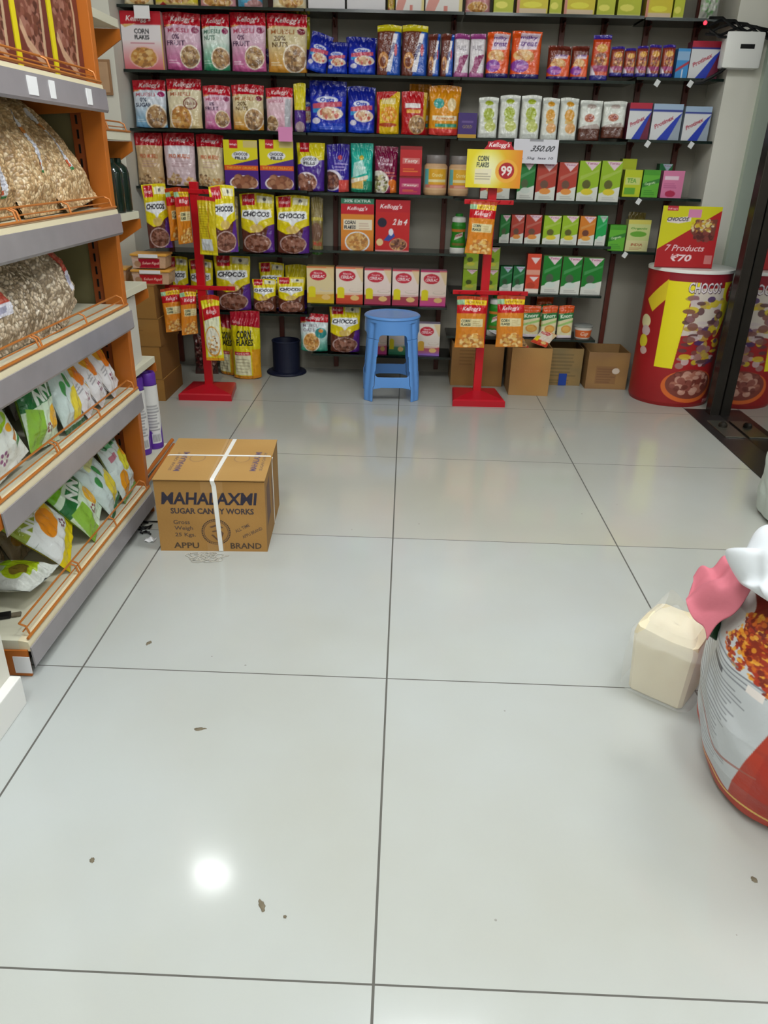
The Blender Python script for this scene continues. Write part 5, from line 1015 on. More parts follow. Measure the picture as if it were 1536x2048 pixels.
for i, (x, y, rz, ry, lb) in enumerate(((.70, 3.56, .3, .9, 'red packet lying across the tan carton'), (.80, 3.60, -.5, 1.1, 'cream and red packet poking out of the tan carton'), (.66, 3.64, 1.2, .7, 'dull silver packet at the left of the tan carton'))):
    kd = ('red_oat', 'cer_red', 'plain_white')[i]
    K['loose%d' % i] = (K[kd][0], 'pillow', 'snack_packet', 'packet', '', .025, None)
    o = pack('loose%d' % i, .10, .16); o.location = (x, y, .262 + .006 * i); o.rotation_euler = (-1.25, ry * .2, rz); tag(o, lb, 'packet', 'packets in the tan carton')


# ------------------------------------------------------------------ round floor display with card
t = empty('cereal_floor_display', (1.572, 3.53, 0), math.radians(-8), 'round red and yellow cardboard floor display by the glass', 'display')
a = Art(300, 300, '9c1a1e'); a.grad(0, 0, 1, .35, '8c1a1c', 'a01c20')
a.poly([(.30, 1), (.30, .30), (.44, .30), (.48, .80), (.56, 1)], 'e6d81a'); a.poly([(.12, .78), (.30, .95), (.30, .8), (.2, .7)], 'd8c028')
a.poly([(.30, .30), (.42, .31), (.5, .95), (.30, .98)], 'e8da1c'); a.poly([(.46, .55), (.5, .9), (.86, .9), (.8, .6)], 'cfc4b8'); a.poly([(.74, .95), (.9, .95), (.9, .78), (.76, .55)], 'e6d41c')
a.rect(.3, .94, .9, 1, '8a1a28'); a.text('CHOCOS', .58, .90, .26, .08, '4a2a3a', bold=.05); a.text('CHOCOS', .578, .903, .25, .075, 'e8e0e4', bold=.01)
for q in range(90):
    r = random.Random(q); yy = r.uniform(.32, .84); xx = .62 + r.uniform(-.16, .16) * (1.2 - yy * .4); a.ell(xx, yy, r.uniform(.02, .05), r.uniform(.012, .03), r.choice(['7a4a44', '5a3a3c', 'a08078', 'b89a40', 'd0b828', '8a6068', '4a3060', 'c8b8b8']), .85)
a.ell(.60, .17, .22, .13, 'd0642a'); a.ell(.60, .185, .19, .115, '7a3a30'); a.flakes(.60, .2, .16, .09, ['8a4a40', '6a3028', 'a86a58', 'c89a88'], 60, .025)
a.ell(.86, .86, .075, .07, 'c41420'); a.text('\u20b9', .86, .89, .05, .03, 'f0d8d8'); a.text('70', .86, .85, .07, .04, 'f0e0e0', bold=.03)
a.ell(.14, .62, .06, .05, 'd8d0a0'); a.ell(.16, .55, .05, .04, 'c8b0b0'); a.ell(.15, .47, .05, .05, 'd8c830'); a.ell(.17, .4, .04, .03, 'c8a8a0'); a.text('mela', .82, .05, .12, .04, 'd8a0a0')
me = wrap_mesh('drum', [(.225, 0), (.232, .02), (.232, .71), (.234, .72)], a, ex=.95, ey=.88, capc='d9d7cf', a0=-PI * 1.02, a1=PI * .02, m=M['card']); link_mesh('drum', me, t)
b = MB(); b.lathe([(.236, .7205), (.236, .734), (.232, .737)], 80, ex=.95, ey=.88); soft(b.build('rim', M['white_plastic'], t))
a = Art(150, 150, 'a8161c'); a.poly([(0, 1), (0, .30), (1, .94), (1, 1)], 'c9c40e'); a.poly([(0, .30), (.6, .72), (.6, 1), (0, 1)], 'c9c40e'); a.rect(.08, .92, .26, 1, 'b02030'); a.text("Kellogg's", .17, .95, .16, .035, 'e8c0c8'); a.poly([(.1, .8), (.5, .84), (.5, .76), (.3, .72), (.1, .74)], 'd8ccc8'); a.text('CHOCOS', .28, .79, .36, .06, '3a3444', shear=.3, bold=.03)
a.rect(.44, .82, .66, .95, 'cf80a8'); a.poly([(.6, .78), (.95, .8), (.94, .46), (.66, .46), (.52, .6)], '70382a'); a.flakes(.72, .68, .2, .12, ['c9a828', 'b89030', 'd8c468', 'a86838', 'd8d0b0', '6a4038'], 70, .03); a.flakes(.75, .52, .16, .07, ['6a2c28', '803a34', '50201c'], 40, .035)
a.text('7 Products', .48, .33, .66, .1, 'e2c4c8', shear=.3, bold=.01); a.text('\u20b970', .44, .17, .36, .12, 'e6ccd0', shear=.25, bold=.03); a.rect(.84, .08, .97, .22, 'c89a94', .7); a.rect(0, 0, 1, .02, '7a1018')
me = box_mesh('offer_card', .305, .305, .004, a, side='c8c0b8'); o = link_mesh('offer_card', me, t, False); o.location = (-.068, -.11, .7375); o.rotation_euler = (-.03, 0, math.radians(8))
# ------------------------------------------------------------------ gondola shelving on the left
def wire_guard(parent, x, y0, y1, zs, n=4, h=.034, dep=.048):
    b = MB()
    b.tube([(x + dep, y0, zs + .004), (x + dep, y1, zs + .004)], .004, 6)
    b.tube([(x, y0 + .02, zs + h), (x, y1 - .02, zs + h)], .003, 6)
    b.tube([(x + .012, y0 + .01, zs + h * .5), (x + .012, y1 - .01, zs + h * .5)], .002, 6)
    for k in range(n):
        y = y0 + .02 + (y1 - y0 - .04) * k / (n - 1)
        for dy in ((0, .016) if k == 1 else (0,)):
            b.tube([(x + dep - .003, y + dy, zs), (x + dep * .6, y + dy, zs + h * .8), (x, y + dy, zs + h)], .0028, 6)
    return soft(b.build('wire_guard', M['wire'], parent))
LV = [.090, .465, .750, 1.050, 1.393]
t = empty('gondola_shelf_unit', (0, 0, 0), 0, 'near orange and cream gondola unit with grey price rails, at the left', 'shelving', 'gondola units along the left wall')
b = MB(); b.box(-1.36, .70, .02, -1.35, 1.76, 2.2); b.build('back_panel', M['olive'], t)
b = MB(); b.box(-1.35, 1.765, .02, -.99, 1.775, 2.2); b.build('end_panel', M['olive'], t)
b = MB(); b.box(-.988, 1.752, .0, -.925, 1.782, 2.2, bev=.002); u = b.build('upright', M['orange'], t)
b = MB(); b.box(-1.022, 1.756, .0, -.9885, 1.776, 2.2)
for k in range(60): pass
b.build('slotted_strip', M['orange_dark'], u)
b = MB()
for k in range(52): b.box(-1.008, 1.7545, .06 + k * .04, -1.002, 1.7562, .085 + k * .04)
b.build('slots', M['black'], u)
b = MB(); b.box(-1.35, .705, 0, -.99, .72, 2.2); b.build('end_panel', M['olive'], t)
for i, z in enumerate(LV):
    zs = z + .015
    b = MB(); b.box(-1.348, .76, zs - .03, -.932, 1.75, zs, bev=.002); s = b.build('shelf', M['cream'], t)
    b = MB(); b.prism([(-.933, zs - .03), (-.933, zs + .0015), (-.908, zs - .003), (-.903, zs - .030)], .758, 1.745, 'y'); b.build('lip', M['cream_lip'], s)
    b = MB(); b.prism([(-.9025, z), (-.8985, z), (-.8955, z - .055), (-.8995, z - .062)], .752, 1.742, 'y'); r_ = b.build('price_rail', M['price_rail'], s)
    wire_guard(s, -.937, .765, 1.74, zs, 4, dep=.027)
    b = MB(); b.prism([(-.905, z - .004), (-.905, z - .035), (-.96, z - .06), (-1.34, z - .085), (-1.34, z - .02)] if i else [(-.905, z - .01), (-.905, .002), (-1.34, .002), (-1.34, z - .02)], 1.7445, 1.7505, 'y'); b.build('bracket', M['orange'], s)
    b = MB(); b.prism([(-.905, z - .004), (-.905, z - .04), (-1.02, z - .13), (-1.34, z - .18), (-1.34, z - .02)] if i else [(-.912, z - .01), (-.912, .002), (-1.34, .002), (-1.34, z - .02)], .752, .758, 'y'); b.build('bracket', M['orange'], s)
b = MB(); b.box(-.96, .78, .002, -.95, 1.745, .058); b.build('kick_plate', M['dark_steel'], t)
for k, (y, i, w_) in enumerate(((1.25, 4, .05), (1.36, 4, .03), (1.60, 4, .035))):
    b = MB(); b.box(-.8975, y - w_ / 2, LV[i] - .048, -.8945, y + w_ / 2, LV[i] - .008); o = b.build('price_tag', M['paper'], None); tag(o, ['crumpled white price tag, leftmost on the highest price rail', 'small pale price tag in the middle of the highest price rail', 'price tag, rightmost on the highest price rail'][k], 'tag', 'price tags on the highest rail')
b = MB(); b.box(-.9085, .7496, .012, -.9515, .7512, .062); o = b.build('barcode_label', M['paper'], None); tag(o, 'small printed label on the orange foot of the near gondola', 'label')
# far gondola unit, slightly set back
t = empty('gondola_shelf_unit', (0, 0, 0), 0, 'far shorter gondola unit with cream shelves, before the stacked cartons', 'shelving', 'gondola units along the left wall')
b = MB(); b.box(-1.36, 1.80, .02, -1.35, 2.28, 2.2); b.build('back_panel', M['cream'], t)
LV2 = [.088, .468, .765, 1.025, 1.29, 1.64]
for i, z in enumerate(LV2):
    xf = -.985 if i == 0 else -1.012
    b = MB(); b.box(-1.348, 1.80, z - .026, xf, 2.255, z, bev=.0015); s = b.build('shelf', M['cream'], t)
    b = MB(); b.prism([(xf + .004, z - .028), (xf + .004, z - .06), (-1.34, z - .27), (-1.34, z - .028)] if i else [(xf, z - .028), (xf, .002), (-1.34, .002), (-1.34, z - .028)], 2.246, 2.254, 'y'); b.build('bracket', M['orange'], s)
    if i in (4,): wire_guard(s, xf - .028, 1.82, 2.25, z, 3, dep=.028)
b = MB(); b.tube([(-.985, 1.795, .075), (-.985, 2.29, .09)], .008, 8); b.tube([(-.972, 1.795, .05), (-.980, 2.29, .07)], .006, 8); b.build('front_rail', M['orange'], t)
# loose goods on the far unit
b = MB()
def cleaner(x, y, z, lb, h_=.325, r=.037):
    t = empty('cleaner_bottle', (x, y, z), 0, lb, 'bottle', 'white and purple bottles on the far gondola foot')
    a = Art(60, 90, 'd9d8d6'); a.rect(0, 0, 1, .22, '5b2d9a'); a.poly([(0, .22), (.5, .22), (.1, .5), (0, .55)], '5b2d9a'); a.poly([(.7, .22), (1, .22), (1, .5)], '5b2d9a'); a.lines(.28, .3, .78, .72, 9, '8d8c90', .8, .5); a.rect(.4, .1, .75, .26, 'd8d8d8'); 
    for q in range(7): a.rect(.43 + q * .042, .12, .45 + q * .042, .24, '55555a')
    link_mesh('bottle_body', wrap_mesh('bottle_body', [(r, 0), (r * 1.04, .01), (r * .98, h_ * .55), (r * .96, h_ * .84)], a, m=M['film_matte']), t).rotation_euler = (0, 0, .5)
    q = MB(); q.lathe([(r * .9, h_ * .84), (r * .92, h_ * .86), (r * .92, h_ * .97), (r * .8, h_), (r * .5, h_ * .995), (r * .45, h_ * .97)], 28); soft(q.build('cap', M['purple'], t))
cleaner(-1.062, 2.125, .089, 'white bottle with purple cap, front one of the group beside the carton')
cleaner(-1.036, 2.205, .089, 'white bottle with purple cap, rightmost of the group')
cleaner(-1.145, 2.11, .089, 'white bottle with purple cap, hidden leftmost of the group')
for k, (x, y) in enumerate(((-1.056, 2.06), (-1.055, 2.137), (-1.056, 2.212))):
    b = MB(); b.lathe([(.034, 0), (.036, .006), (.036, .13), (.03, .15), (.013, .165), (.012, .178), (.016, .18)], 22); o = soft(b.build('green_bottle', M['green_dark'])); o.location = (x, y, 1.026)
    tag(o, 'dark green bottle on the far unit, ' + ['leftmost of three', 'middle of three', 'rightmost of three'][k], 'bottle', 'dark green bottles on the far gondola unit')
a = Art(40, 60, 'dcdad2'); a.lines(.1, .1, .9, .85, 8, 'b8b8b4', .5); a.rect(0, .92, 1, 1, 'b84038')
me = box_mesh('white_box', .10, .255, .16, a, side='d2d0c8'); o = link_mesh('white_box', me, None, False); o.location = (-1.085, 2.10, .469); o.rotation_euler = (0, 0, .05); tag(o, 'tall white printed box with a red top edge on the far unit', 'box')
t = empty('wooden_plaque', (-1.575, 3.588, 1.49), 0, 'small brown framed panel on the white column', 'plaque')
b = MB(); b.box(-.045, 0, 0, .045, .01, .16, bev=.003); b.build('frame', mat('brown_frame', '9a7350', rough=.5), t)
b = MB(); b.box(-.034, -.002, .012, .034, -.0002, .148); b.build('panel', mat('tan_panel', 'b99573', rough=.55, noise=.2, nscale=20), t)

# ------------------------------------------------------------------ goods on the near gondola unit (fronts face the aisle, +x)
def on_unit(o, x, y, z, rz=0.0, lean=0.0, roll=0.0):
    o.rotation_mode = 'XYZ'
    R = Matrix.Rotation(PI / 2 + rz, 4, 'Z') @ Matrix.Rotation(-lean, 4, 'X') @ Matrix.Rotation(roll, 4, 'Y')
    o.matrix_world = Matrix.Translation((x, y, z)) @ R
    return o
def choc_big(nu, nv):
    a = Art(nu, nv, '6a3026'); a.rect(0, 0, .12, 1, 'd9c81a'); a.rect(.0, .7, .3, 1, 'd9c81a'); a.poly([(.15, 1), (.2, .82), (.5, .78), (.9, .84), (.95, 1)], 'd8c61c'); a.poly([(.3, .84), (.4, .9), (.9, .92), (.85, .78), (.5, .72)], 'd6d2da'); a.text('CHOCOS', .6, .83, .5, .07, '2a2430', bold=.04)
    a.ell(.5, .4, .36, .3, '7c4a3c', .8); a.flakes(.5, .38, .34, .3, CH, 120, .05); a.poly([(.16, .28), (.3, .16), (.75, .03), (.8, .07), (.35, .22), (.2, .34)], 'c9a888', .8); a.poly([(.74, .1), (.8, .5), (.7, .8), (.76, .8), (.86, .5), (.82, .1)], 'c8b08e', .8); return a
K['choc_big'] = (choc_big, 'box', 'chocolate_cereal_box', 'box', '', .06, 'd4c218')
for k, (y, w_, lb) in enumerate(((1.43, .205, 'brown and yellow cereal box, middle of the three on the highest shelf'), (1.645, .205, 'brown and yellow cereal box, rightmost on the highest gondola shelf'), (1.225, .19, 'brown and yellow cereal box, leftmost on the highest gondola shelf'))):
    o = pack('choc_big', w_, .33, res=1.6); on_unit(o, -.985, y, LV[4] + .0155, 0, 0); tag(o, lb, 'box', 'cereal boxes on the highest gondola shelf')
_gr = {}
def oats(base, cols, nu, nv, cell=6.0):
    """flattened grains packed behind the film: colour per grain, and how high each point of the grain stands"""
    a = Art(nu, nv, base, ss=1); r = np.random.RandomState(nu + nv); gx, gy = int(nu / cell) + 3, int(nv / cell) + 3
    P = r.rand(gy, gx, 2); C = r.randint(0, len(cols), (gy, gx)); T = r.rand(gy, gx) * PI
    X, Y = np.meshgrid(np.arange(nu) / cell + 1, np.arange(nv) / cell + 1); ix, iy = X.astype(int), Y.astype(int)
    best = np.full((nv, nu), 9.0); sec = best.copy(); cc = np.zeros((nv, nu), int)
    for dy in (-1, 0, 1):
        for dx in (-1, 0, 1):
            jx, jy = np.clip(ix + dx, 0, gx - 1), np.clip(iy + dy, 0, gy - 1)
            ux, uy = X - (jx + P[jy, jx, 0]), Y - (jy + P[jy, jx, 1]); t = T[jy, jx]
            d = np.hypot((ux * np.cos(t) + uy * np.sin(t)) * .8, (-ux * np.sin(t) + uy * np.cos(t)) * 1.3)
            m = d < best; sec = np.where(m, best, np.minimum(sec, d)); cc = np.where(m, C[jy, jx], cc); best = np.where(m, d, best)
    edge = np.clip((sec - best) / .28, 0, 1)
    c = np.array([rgb(q) for q in cols])[cc]; a.a = np.array(rgb(base)) * .78 * (1 - edge[..., None]) + c * edge[..., None]  # darker base between grains: occlusion painted into the gaps
    _gr[(nu, nv)] = edge * (1 - .5 * best); return a
OATC = ['d6b486', 'b8956a', 'ead2ac', 'a07e56', 'e2c79c', 'c8a67a']
POHC = ['c4b094', 'a08c72', 'd8c6ac', '86745c', 'e4d6c0', 'b09c82']
M['clearbag'] = mat('clear_bag_of_grain', attr='Col', rough=0.4, spec=0.4, bump=0.15, bscale=75, coat=.35)
def grain_bag(w_, h_, d_, cols, base, loc, lean, rz, lb, strip, seed, roll=0, grp='bags of grain on the gondola', style='soft', gr=560):
    nu, nv = int(w_ * gr), int(h_ * gr)
    art = oats(base, cols, nu, nv, gr * (.0095 if gr > 500 else 0.0100)); me = pouch_mesh('grain_bag', w_, h_, d_, art, seed=seed, style='pillow' if style == 'soft' else style, m=M['clearbag'])
    Q = np.empty(len(me.vertices) * 3, dtype=np.float32); me.vertices.foreach_get('co', Q); Q = Q.reshape(-1, 3); Q[:nu * nv, 1] -= (.0035 * _gr[(nu, nv)]).ravel(); me.vertices.foreach_set('co', Q.ravel()); me.update()
    o = link_mesh('grain_bag', me); on_unit(o, *loc, rz, lean, roll); settle(o, loc[2] - .007, -.941, 1.743); tag(o, lb, 'bag', grp)
    # paper strip down the front, laid on the bag's surface
    V = np.empty(len(me.vertices) * 3, dtype=np.float32); me.vertices.foreach_get('co', V); V = V.reshape(-1, 3)[:nu * nv].reshape(nv, nu, 3)
    if strip:
        fx, fw, z0, z1, art = strip
        i0, i1 = int(nu * (fx - fw / 2)), int(nu * (fx + fw / 2)); j0, j1 = int(nv * z0), int(nv * z1)
        S = V[j0:j1, i0:i1].copy(); S[..., 1] -= .0015; sv, su = S.shape[:2]
        A_ = art(su, sv).out()
        me2 = mesh_np('label_strip', S.reshape(-1, 3), gridfaces(su, sv), A_.reshape(-1, 3), M['film_matte']); link_mesh('label_strip', me2, o)
    return o
def strip_flag(nu, nv): a = Art(nu, nv, 'd2d2da', ss=1); a.rect(0, .62, 1, .74, 'c87a30'); a.rect(0, .06, .55, .16, 'c85a30'); a.rect(.55, .06, 1, .16, 'e0e0e0'); a.rect(0, 0, 1, .05, '2f7a40'); a.lines(.2, .25, .8, .55, 4, '9090a0', .6); return a
def strip_red(nu, nv): a = Art(nu, nv, 'b04636', ss=1); a.lines(.15, .3, .9, .95, 7, 'd08a78', .6); a.rect(0, 0, 1, .25, 'd4d2dc'); a.rect(.2, .08, .7, .2, '8888a8', .6); return a
grain_bag(.26, .315, .12, OATC, 'b8976a', (-1.03, 1.355, LV[3] + .022), .42, .05, 'big clear bag of oat flakes, centre of the second gondola shelf down', (.58, .10, .30, .80, strip_flag), 5)
grain_bag(.29, .345, .11, OATC, 'b8976a', (-.985, 1.63, LV[3] + .022), .62, .0, 'clear bag of oat flakes slumping at the far end of its shelf', (.52, .07, .25, .8, strip_flag), 6, roll=-.12)
grain_bag(.24, .30, .12, OATC, 'a08258', (-1.01, 1.13, LV[3] + .022), .30, .1, 'clear bag of oat flakes cut by the left edge of the photo', (.5, .14, .15, .5, strip_flag), 9)
grain_bag(.22, .265, .12, POHC, 'a08c74', (-1.02, 1.43, LV[2] + .022), .45, .1, 'clear bag of puffed grain with a red label strip', (.62, .26, .22, .98, strip_red), 7, roll=-.22, gr=480)
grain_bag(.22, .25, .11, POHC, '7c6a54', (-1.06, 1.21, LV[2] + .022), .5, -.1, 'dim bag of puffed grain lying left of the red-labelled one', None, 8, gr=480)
grain_bag(.20, .21, .10, POHC, 'a89478', (-1.0, 1.02, LV[2] + .022), .3, .0, 'grain bag with red and white label at the left photo edge', (.5, .5, .4, .95, strip_red), 10, gr=480)
# printed pasta and grain packs
def pk_orange(nu, nv):
    a = Art(nu, nv, 'd9d8dc'); a.rect(0, .88, .6, 1, 'c86a38'); a.ell(.7, .93, .2, .05, 'b83028'); a.ell(.5, .6, .34, .17, 'e0a020'); a.ell(.62, .44, .30, .13, 'e07a20'); a.ell(.8, .56, .16, .12, 'd8921c'); a.text('Fortune', .42, .78, .5, .06, '484848', rot=-.3); a.poly([(.78, .3), (.86, .3), (.96, .12), (.9, .1)], '3f8a4a'); a.poly([(.7, .3), (.74, .3), (.84, .1), (.8, .1)], 'd09a28')
    for q in range(6): th = q * PI / 3; a.ell(.4 + .07 * math.cos(th), .2 + .045 * math.sin(th), .03, .02, '8a5a70')
    a.lines(.1, .3, .34, .42, 3, '8a8a90', .7); return a
def pk_mint(nu, nv):
    a = Art(nu, nv, 'c4d4d2'); a.rect(.1, .86, .5, .94, 'b83a50', .7); a.ell(.66, .85, .2, .05, 'c04860', .6); a.rect(.3, .66, .8, .76, 'dade9a'); a.ell(.28, .48, .08, .09, '3f8a48'); a.ell(.52, .56, .07, .1, '3f8a48'); a.poly([(.45, .06), (.9, .12), (.86, .48), (.62, .44), (.42, .3)], 'dcc83a'); a.rect(0, 0, 1, .05, '3a6a4a'); a.ell(.6, .28, .2, .14, 'e2d048', .6); return a
def pk_green(nu, nv):
    a = Art(nu, nv, 'c9ddc4'); a.rect(0, .7, 1, 1, '6fb41c'); a.poly([(0, .6), (1, .74), (1, .54), (0, .42)], '1f6a34'); a.text('NN', .5, .58, .5, .18, 'd4dcd4', rot=.2, bold=.04); a.poly([(.0, 0), (.4, 0), (.44, .4), (.04, .46)], '86b440'); a.ell(.76, .3, .16, .14, 'e0aa30'); 
    for q in range(6): th = q * PI / 3; a.ell(.55 + .06 * math.cos(th), .2 + .04 * math.sin(th), .025, .018, '8a4a50')
    return a
def pk_yellow(nu, nv):
    a = Art(nu, nv, 'd8dcdc'); a.rect(0, .62, .7, 1, '8a9a30'); a.poly([(.3, .5), (.9, .62), (.86, .4), (.4, .3)], 'dfb41e'); a.ell(.5, .45, .26, .16, 'e08a1c'); a.rect(0, 0, 1, .16, 'd8c416'); a.text('NN', .3, .68, .4, .12, 'd8dcd8', bold=.04)
    for q in range(6): th = q * PI / 3; a.ell(.72 + .06 * math.cos(th), .24 + .04 * math.sin(th), .025, .018, '7a4a60')
    return a
def pk_lime(nu, nv):
    a = Art(nu, nv, 'd6dad4'); a.ell(.4, .66, .4, .18, 'a8c01c'); a.ell(.5, .68, .2, .1, '7c6a28'); a.ell(.55, .45, .34, .09, '98c41e'); a.rect(.45, .42, .8, .52, 'b8c8b8', .8); a.ell(.82, .34, .07, .04, 'e0a028'); a.poly([(.75, .24), (.98, .3), (.98, .27), (.78, .2)], 'c07848'); a.poly([(.78, .18), (.99, .24), (.99, .2), (.8, .13)], '2f8048')
    for q in range(6): th = q * PI / 3; a.ell(.5 + .07 * math.cos(th), .15 + .045 * math.sin(th), .028, .018, '8a5a80')
    return a
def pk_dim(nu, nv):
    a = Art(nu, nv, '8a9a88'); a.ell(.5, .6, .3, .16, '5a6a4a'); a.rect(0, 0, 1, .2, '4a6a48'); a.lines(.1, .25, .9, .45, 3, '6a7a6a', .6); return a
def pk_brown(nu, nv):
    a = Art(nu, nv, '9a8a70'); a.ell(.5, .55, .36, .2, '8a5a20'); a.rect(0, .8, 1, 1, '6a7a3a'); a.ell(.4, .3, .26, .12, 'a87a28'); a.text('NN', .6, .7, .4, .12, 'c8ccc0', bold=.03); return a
def pk_pine(nu, nv):
    a = Art(nu, nv, 'cddad8'); a.poly([(0, 1), (.15, .8), (.5, .78), (.9, .84), (1, 1)], '2f7a48'); a.flakes(.55, .88, .4, .1, ['2a6a3c', '58b070', '1c4a34', '88c898'], 60, .06); a.rect(.1, .62, .4, .7, 'b04a60', .7); a.ell(.66, .5, .28, .16, 'd8d43a'); a.ell(.3, .25, .2, .18, 'dd9424'); a.ell(.85, .62, .12, .1, 'e09a28'); a.rect(0, 0, 1, .05, '6a9a50'); return a
for nm, f in (('pk_orange', pk_orange), ('pk_mint', pk_mint), ('pk_green', pk_green), ('pk_yellow', pk_yellow), ('pk_lime', pk_lime), ('pk_dim', pk_dim), ('pk_brown', pk_brown), ('pk_pine', pk_pine)):
    K[nm] = (f, 'pillow', 'food_packet', 'packet', '', .06, None)
Z4 = LV[1] + .022; Z5 = LV[0] + .022
PK = [  # kind, w, h, x, y, z, rz, lean, roll, label
 ('pk_orange', .135, .262, -.992, 1.67, Z4, .12, .46, -.25, 'white packet with orange fruit, furthest right on the fourth gondola shelf'),
 ('pk_orange', .135, .262, -.985, 1.56, Z4, .12, .46, -.22, 'white packet with orange fruit, second from the far end'),
 ('pk_orange', .135, .262, -.985, 1.45, Z4, .12, .46, -.18, 'white packet with orange fruit, third from the far end'),
 ('pk_mint', .145, .255, -.980, 1.310, Z4, .02, .28, .02, 'mint packet with a yellow mango picture, standing'),
 ('pk_green', .17, .25, -.985, 1.125, Z4, .0, .15, .12, 'crumpled bright green packet with white letters'),
 ('pk_lime', .21, .27, -.985, .905, Z4, -.1, .30, -.20, 'white packet with lime picture at the left photo edge'),
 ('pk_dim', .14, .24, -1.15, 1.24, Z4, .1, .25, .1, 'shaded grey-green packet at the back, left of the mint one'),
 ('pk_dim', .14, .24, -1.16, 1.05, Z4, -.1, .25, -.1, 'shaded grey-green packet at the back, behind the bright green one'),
 ('pk_orange', .14, .24, -1.16, 1.42, Z4, .1, .25, .0, 'white packet standing in the back row of the fourth shelf'),
 ('pk_brown', .17, .22, -1.12, .97, Z4, .2, .4, .4, 'brown-orange packet deep in the fourth shelf'),
 ('pk_pine', .16, .25, -.985, 1.66, Z5, .05, .30, -.1, 'packet with green pineapple leaves on the bottom shelf'),
 ('pk_mint', .155, .265, -.985, 1.530, Z5, .0, .42, -.35, 'mint packet with orange picture leaning on the bottom shelf'),
 ('pk_green', .18, .27, -.985, 1.375, Z5, .0, .48, -.38, 'green packet with white letters leaning on the bottom shelf'),
 ('pk_yellow', .20, .27, -.985, 1.19, Z5, .05, .55, -.45, 'white and yellow packet sliding off the bottom shelf pile'),
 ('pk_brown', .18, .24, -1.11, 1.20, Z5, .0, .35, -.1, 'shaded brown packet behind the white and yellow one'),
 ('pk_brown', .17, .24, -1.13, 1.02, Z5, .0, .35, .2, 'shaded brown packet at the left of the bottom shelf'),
 ('pk_pine', .15, .17, -1.12, 1.60, Z5, .2, .3, .2, 'olive packet in the back of the bottom shelf far end'),
]
for kd, w_, h_, x, y, z, rz, lean, roll, lb in PK:
    o = pack(kd, w_, h_, res=1.9); on_unit(o, x, y, z, rz, lean, roll); settle(o, z - .007, -.941, 1.743); tag(o, lb, 'packet', 'food packets on the lower gondola shelves')
o = pack('pk_lime', .15, .24, res=1.9); o.name = 'food_packet'; o.matrix_world = Matrix.Translation((-1.16, .985, Z5 + .034)) @ Matrix.Rotation(PI / 2 - .1, 4, 'Z') @ Matrix.Rotation(-PI / 2 + .08, 4, 'X') @ Matrix.Rotation(PI / 2, 4, 'Y').inverted() if False else Matrix.Translation((-1.17, .975, Z5 + .03)) @ Matrix.Rotation(PI / 2 + .05, 4, 'Z') @ Matrix.Rotation(-1.5, 4, 'X')
o.matrix_world = Matrix.Translation((-1.185, 1.005, Z5 + .033)) @ Matrix.Rotation(-PI / 2 - .12, 4, 'Z') @ Matrix.Rotation(-1.5, 4, 'X')
tag(o, 'white and green packet lying flat at the near end of the bottom shelf', 'packet', 'food packets on the lower gondola shelves')
b = MB(); b.box(-.05, -.012, 0, .03, .012, .010, bev=.002); t = empty('black_clip', (-1.03, .855, LV[0] + .0165), .35, 'black plastic piece with frayed end on the bottom shelf', 'clip'); b.build('clip_body', M['black'], t)
b = MB(); b.box(.031, -.009, 0, .055, .009, .006, bev=.002); b.build('clip_end', M['dirt'], t)

# ------------------------------------------------------------------ right foreground: sacks and plain bag
def sack_surface(cx, cy, prof, ex, ey, art, name, seed, m, fold=.010, a0=-PI * 1.0, a1=0.0, parent=None, rz=0.0, sq=2.6):
    C = art.out(); nv, nu = C.shape[:2]; r = np.random.RandomState(seed); p = r.rand(10) * 6.28
    z = np.linspace(prof[0][1], prof[-1][1], nv); rr = np.interp(z, [q[1] for q in prof], [q[0] for q in prof])
    th1 = np.linspace(a0, a1, nu); nb = nu; th2 = np.linspace(a1, a0 + 2 * PI, nb + 2)[1:-1]; th = np.concatenate([th1, th2]); n = len(th)
    TH, RR = np.meshgrid(th, rr); _, ZZ = np.meshgrid(th, z)
    H = z[-1]
    S = (np.abs(np.cos(TH)) ** sq + np.abs(np.sin(TH)) ** sq) ** (-1 / sq)
    W = np.sin(TH * 5 + p[0] + 9 * ZZ / H) * .45 + np.sin(TH * 9 + p[1] - 13 * ZZ / H) * .3 + np.sin(TH * 3 + 21 * ZZ / H + p[2]) * .35 + np.sin(TH * 15 + 5 * np.sin(8 * ZZ / H + p[3])) * .22
    k = .5 + 1.2 * (ZZ / H) ** 3
    R_ = RR * S + fold * W * k * np.clip(RR / rr.max(), 0, 1)
    X = R_ * np.cos(TH) * ex; Y = R_ * np.sin(TH) * ey
    V = np.stack([X * math.cos(rz) - Y * math.sin(rz), X * math.sin(rz) + Y * math.cos(rz), ZZ + .012 * np.sin(TH * 2 + p[4]) * (ZZ / H) ** 2], -1).reshape(-1, 3)
    CB = np.concatenate([C[:, -1:], ] * nb, 1); CC = np.concatenate([C, CB], 1).reshape(-1, 3)
    i, j = np.meshgrid(np.arange(n), np.arange(nv - 1)); a = (j * n + i).ravel(); b_ = (j * n + (i + 1) % n).ravel()
    Fq = [np.stack([a, b_, b_ + n, a + n], 1)]
    c0 = len(V); V = np.concatenate([V, [[0, 0, z[0]], [0, 0, z[-1]]]]); CC = np.concatenate([CC, CC[:1], CC[-1:]])
    kk = np.arange(0, n - 1, 2); o_ = (nv - 1) * n
    Fq.append(np.stack([kk + o_, kk + 1 + o_, (kk + 2) % n + o_, np.full_like(kk, c0 + 1)], 1)); Fq.append(np.stack([(kk + 2) % n, kk + 1, kk, np.full_like(kk, c0)], 1))
    me = mesh_np(name, V, np.concatenate(Fq), CC, m); o = link_mesh(name, me, parent); o.location = (cx, cy, 0) if parent is None else (0, 0, 0)
    return o
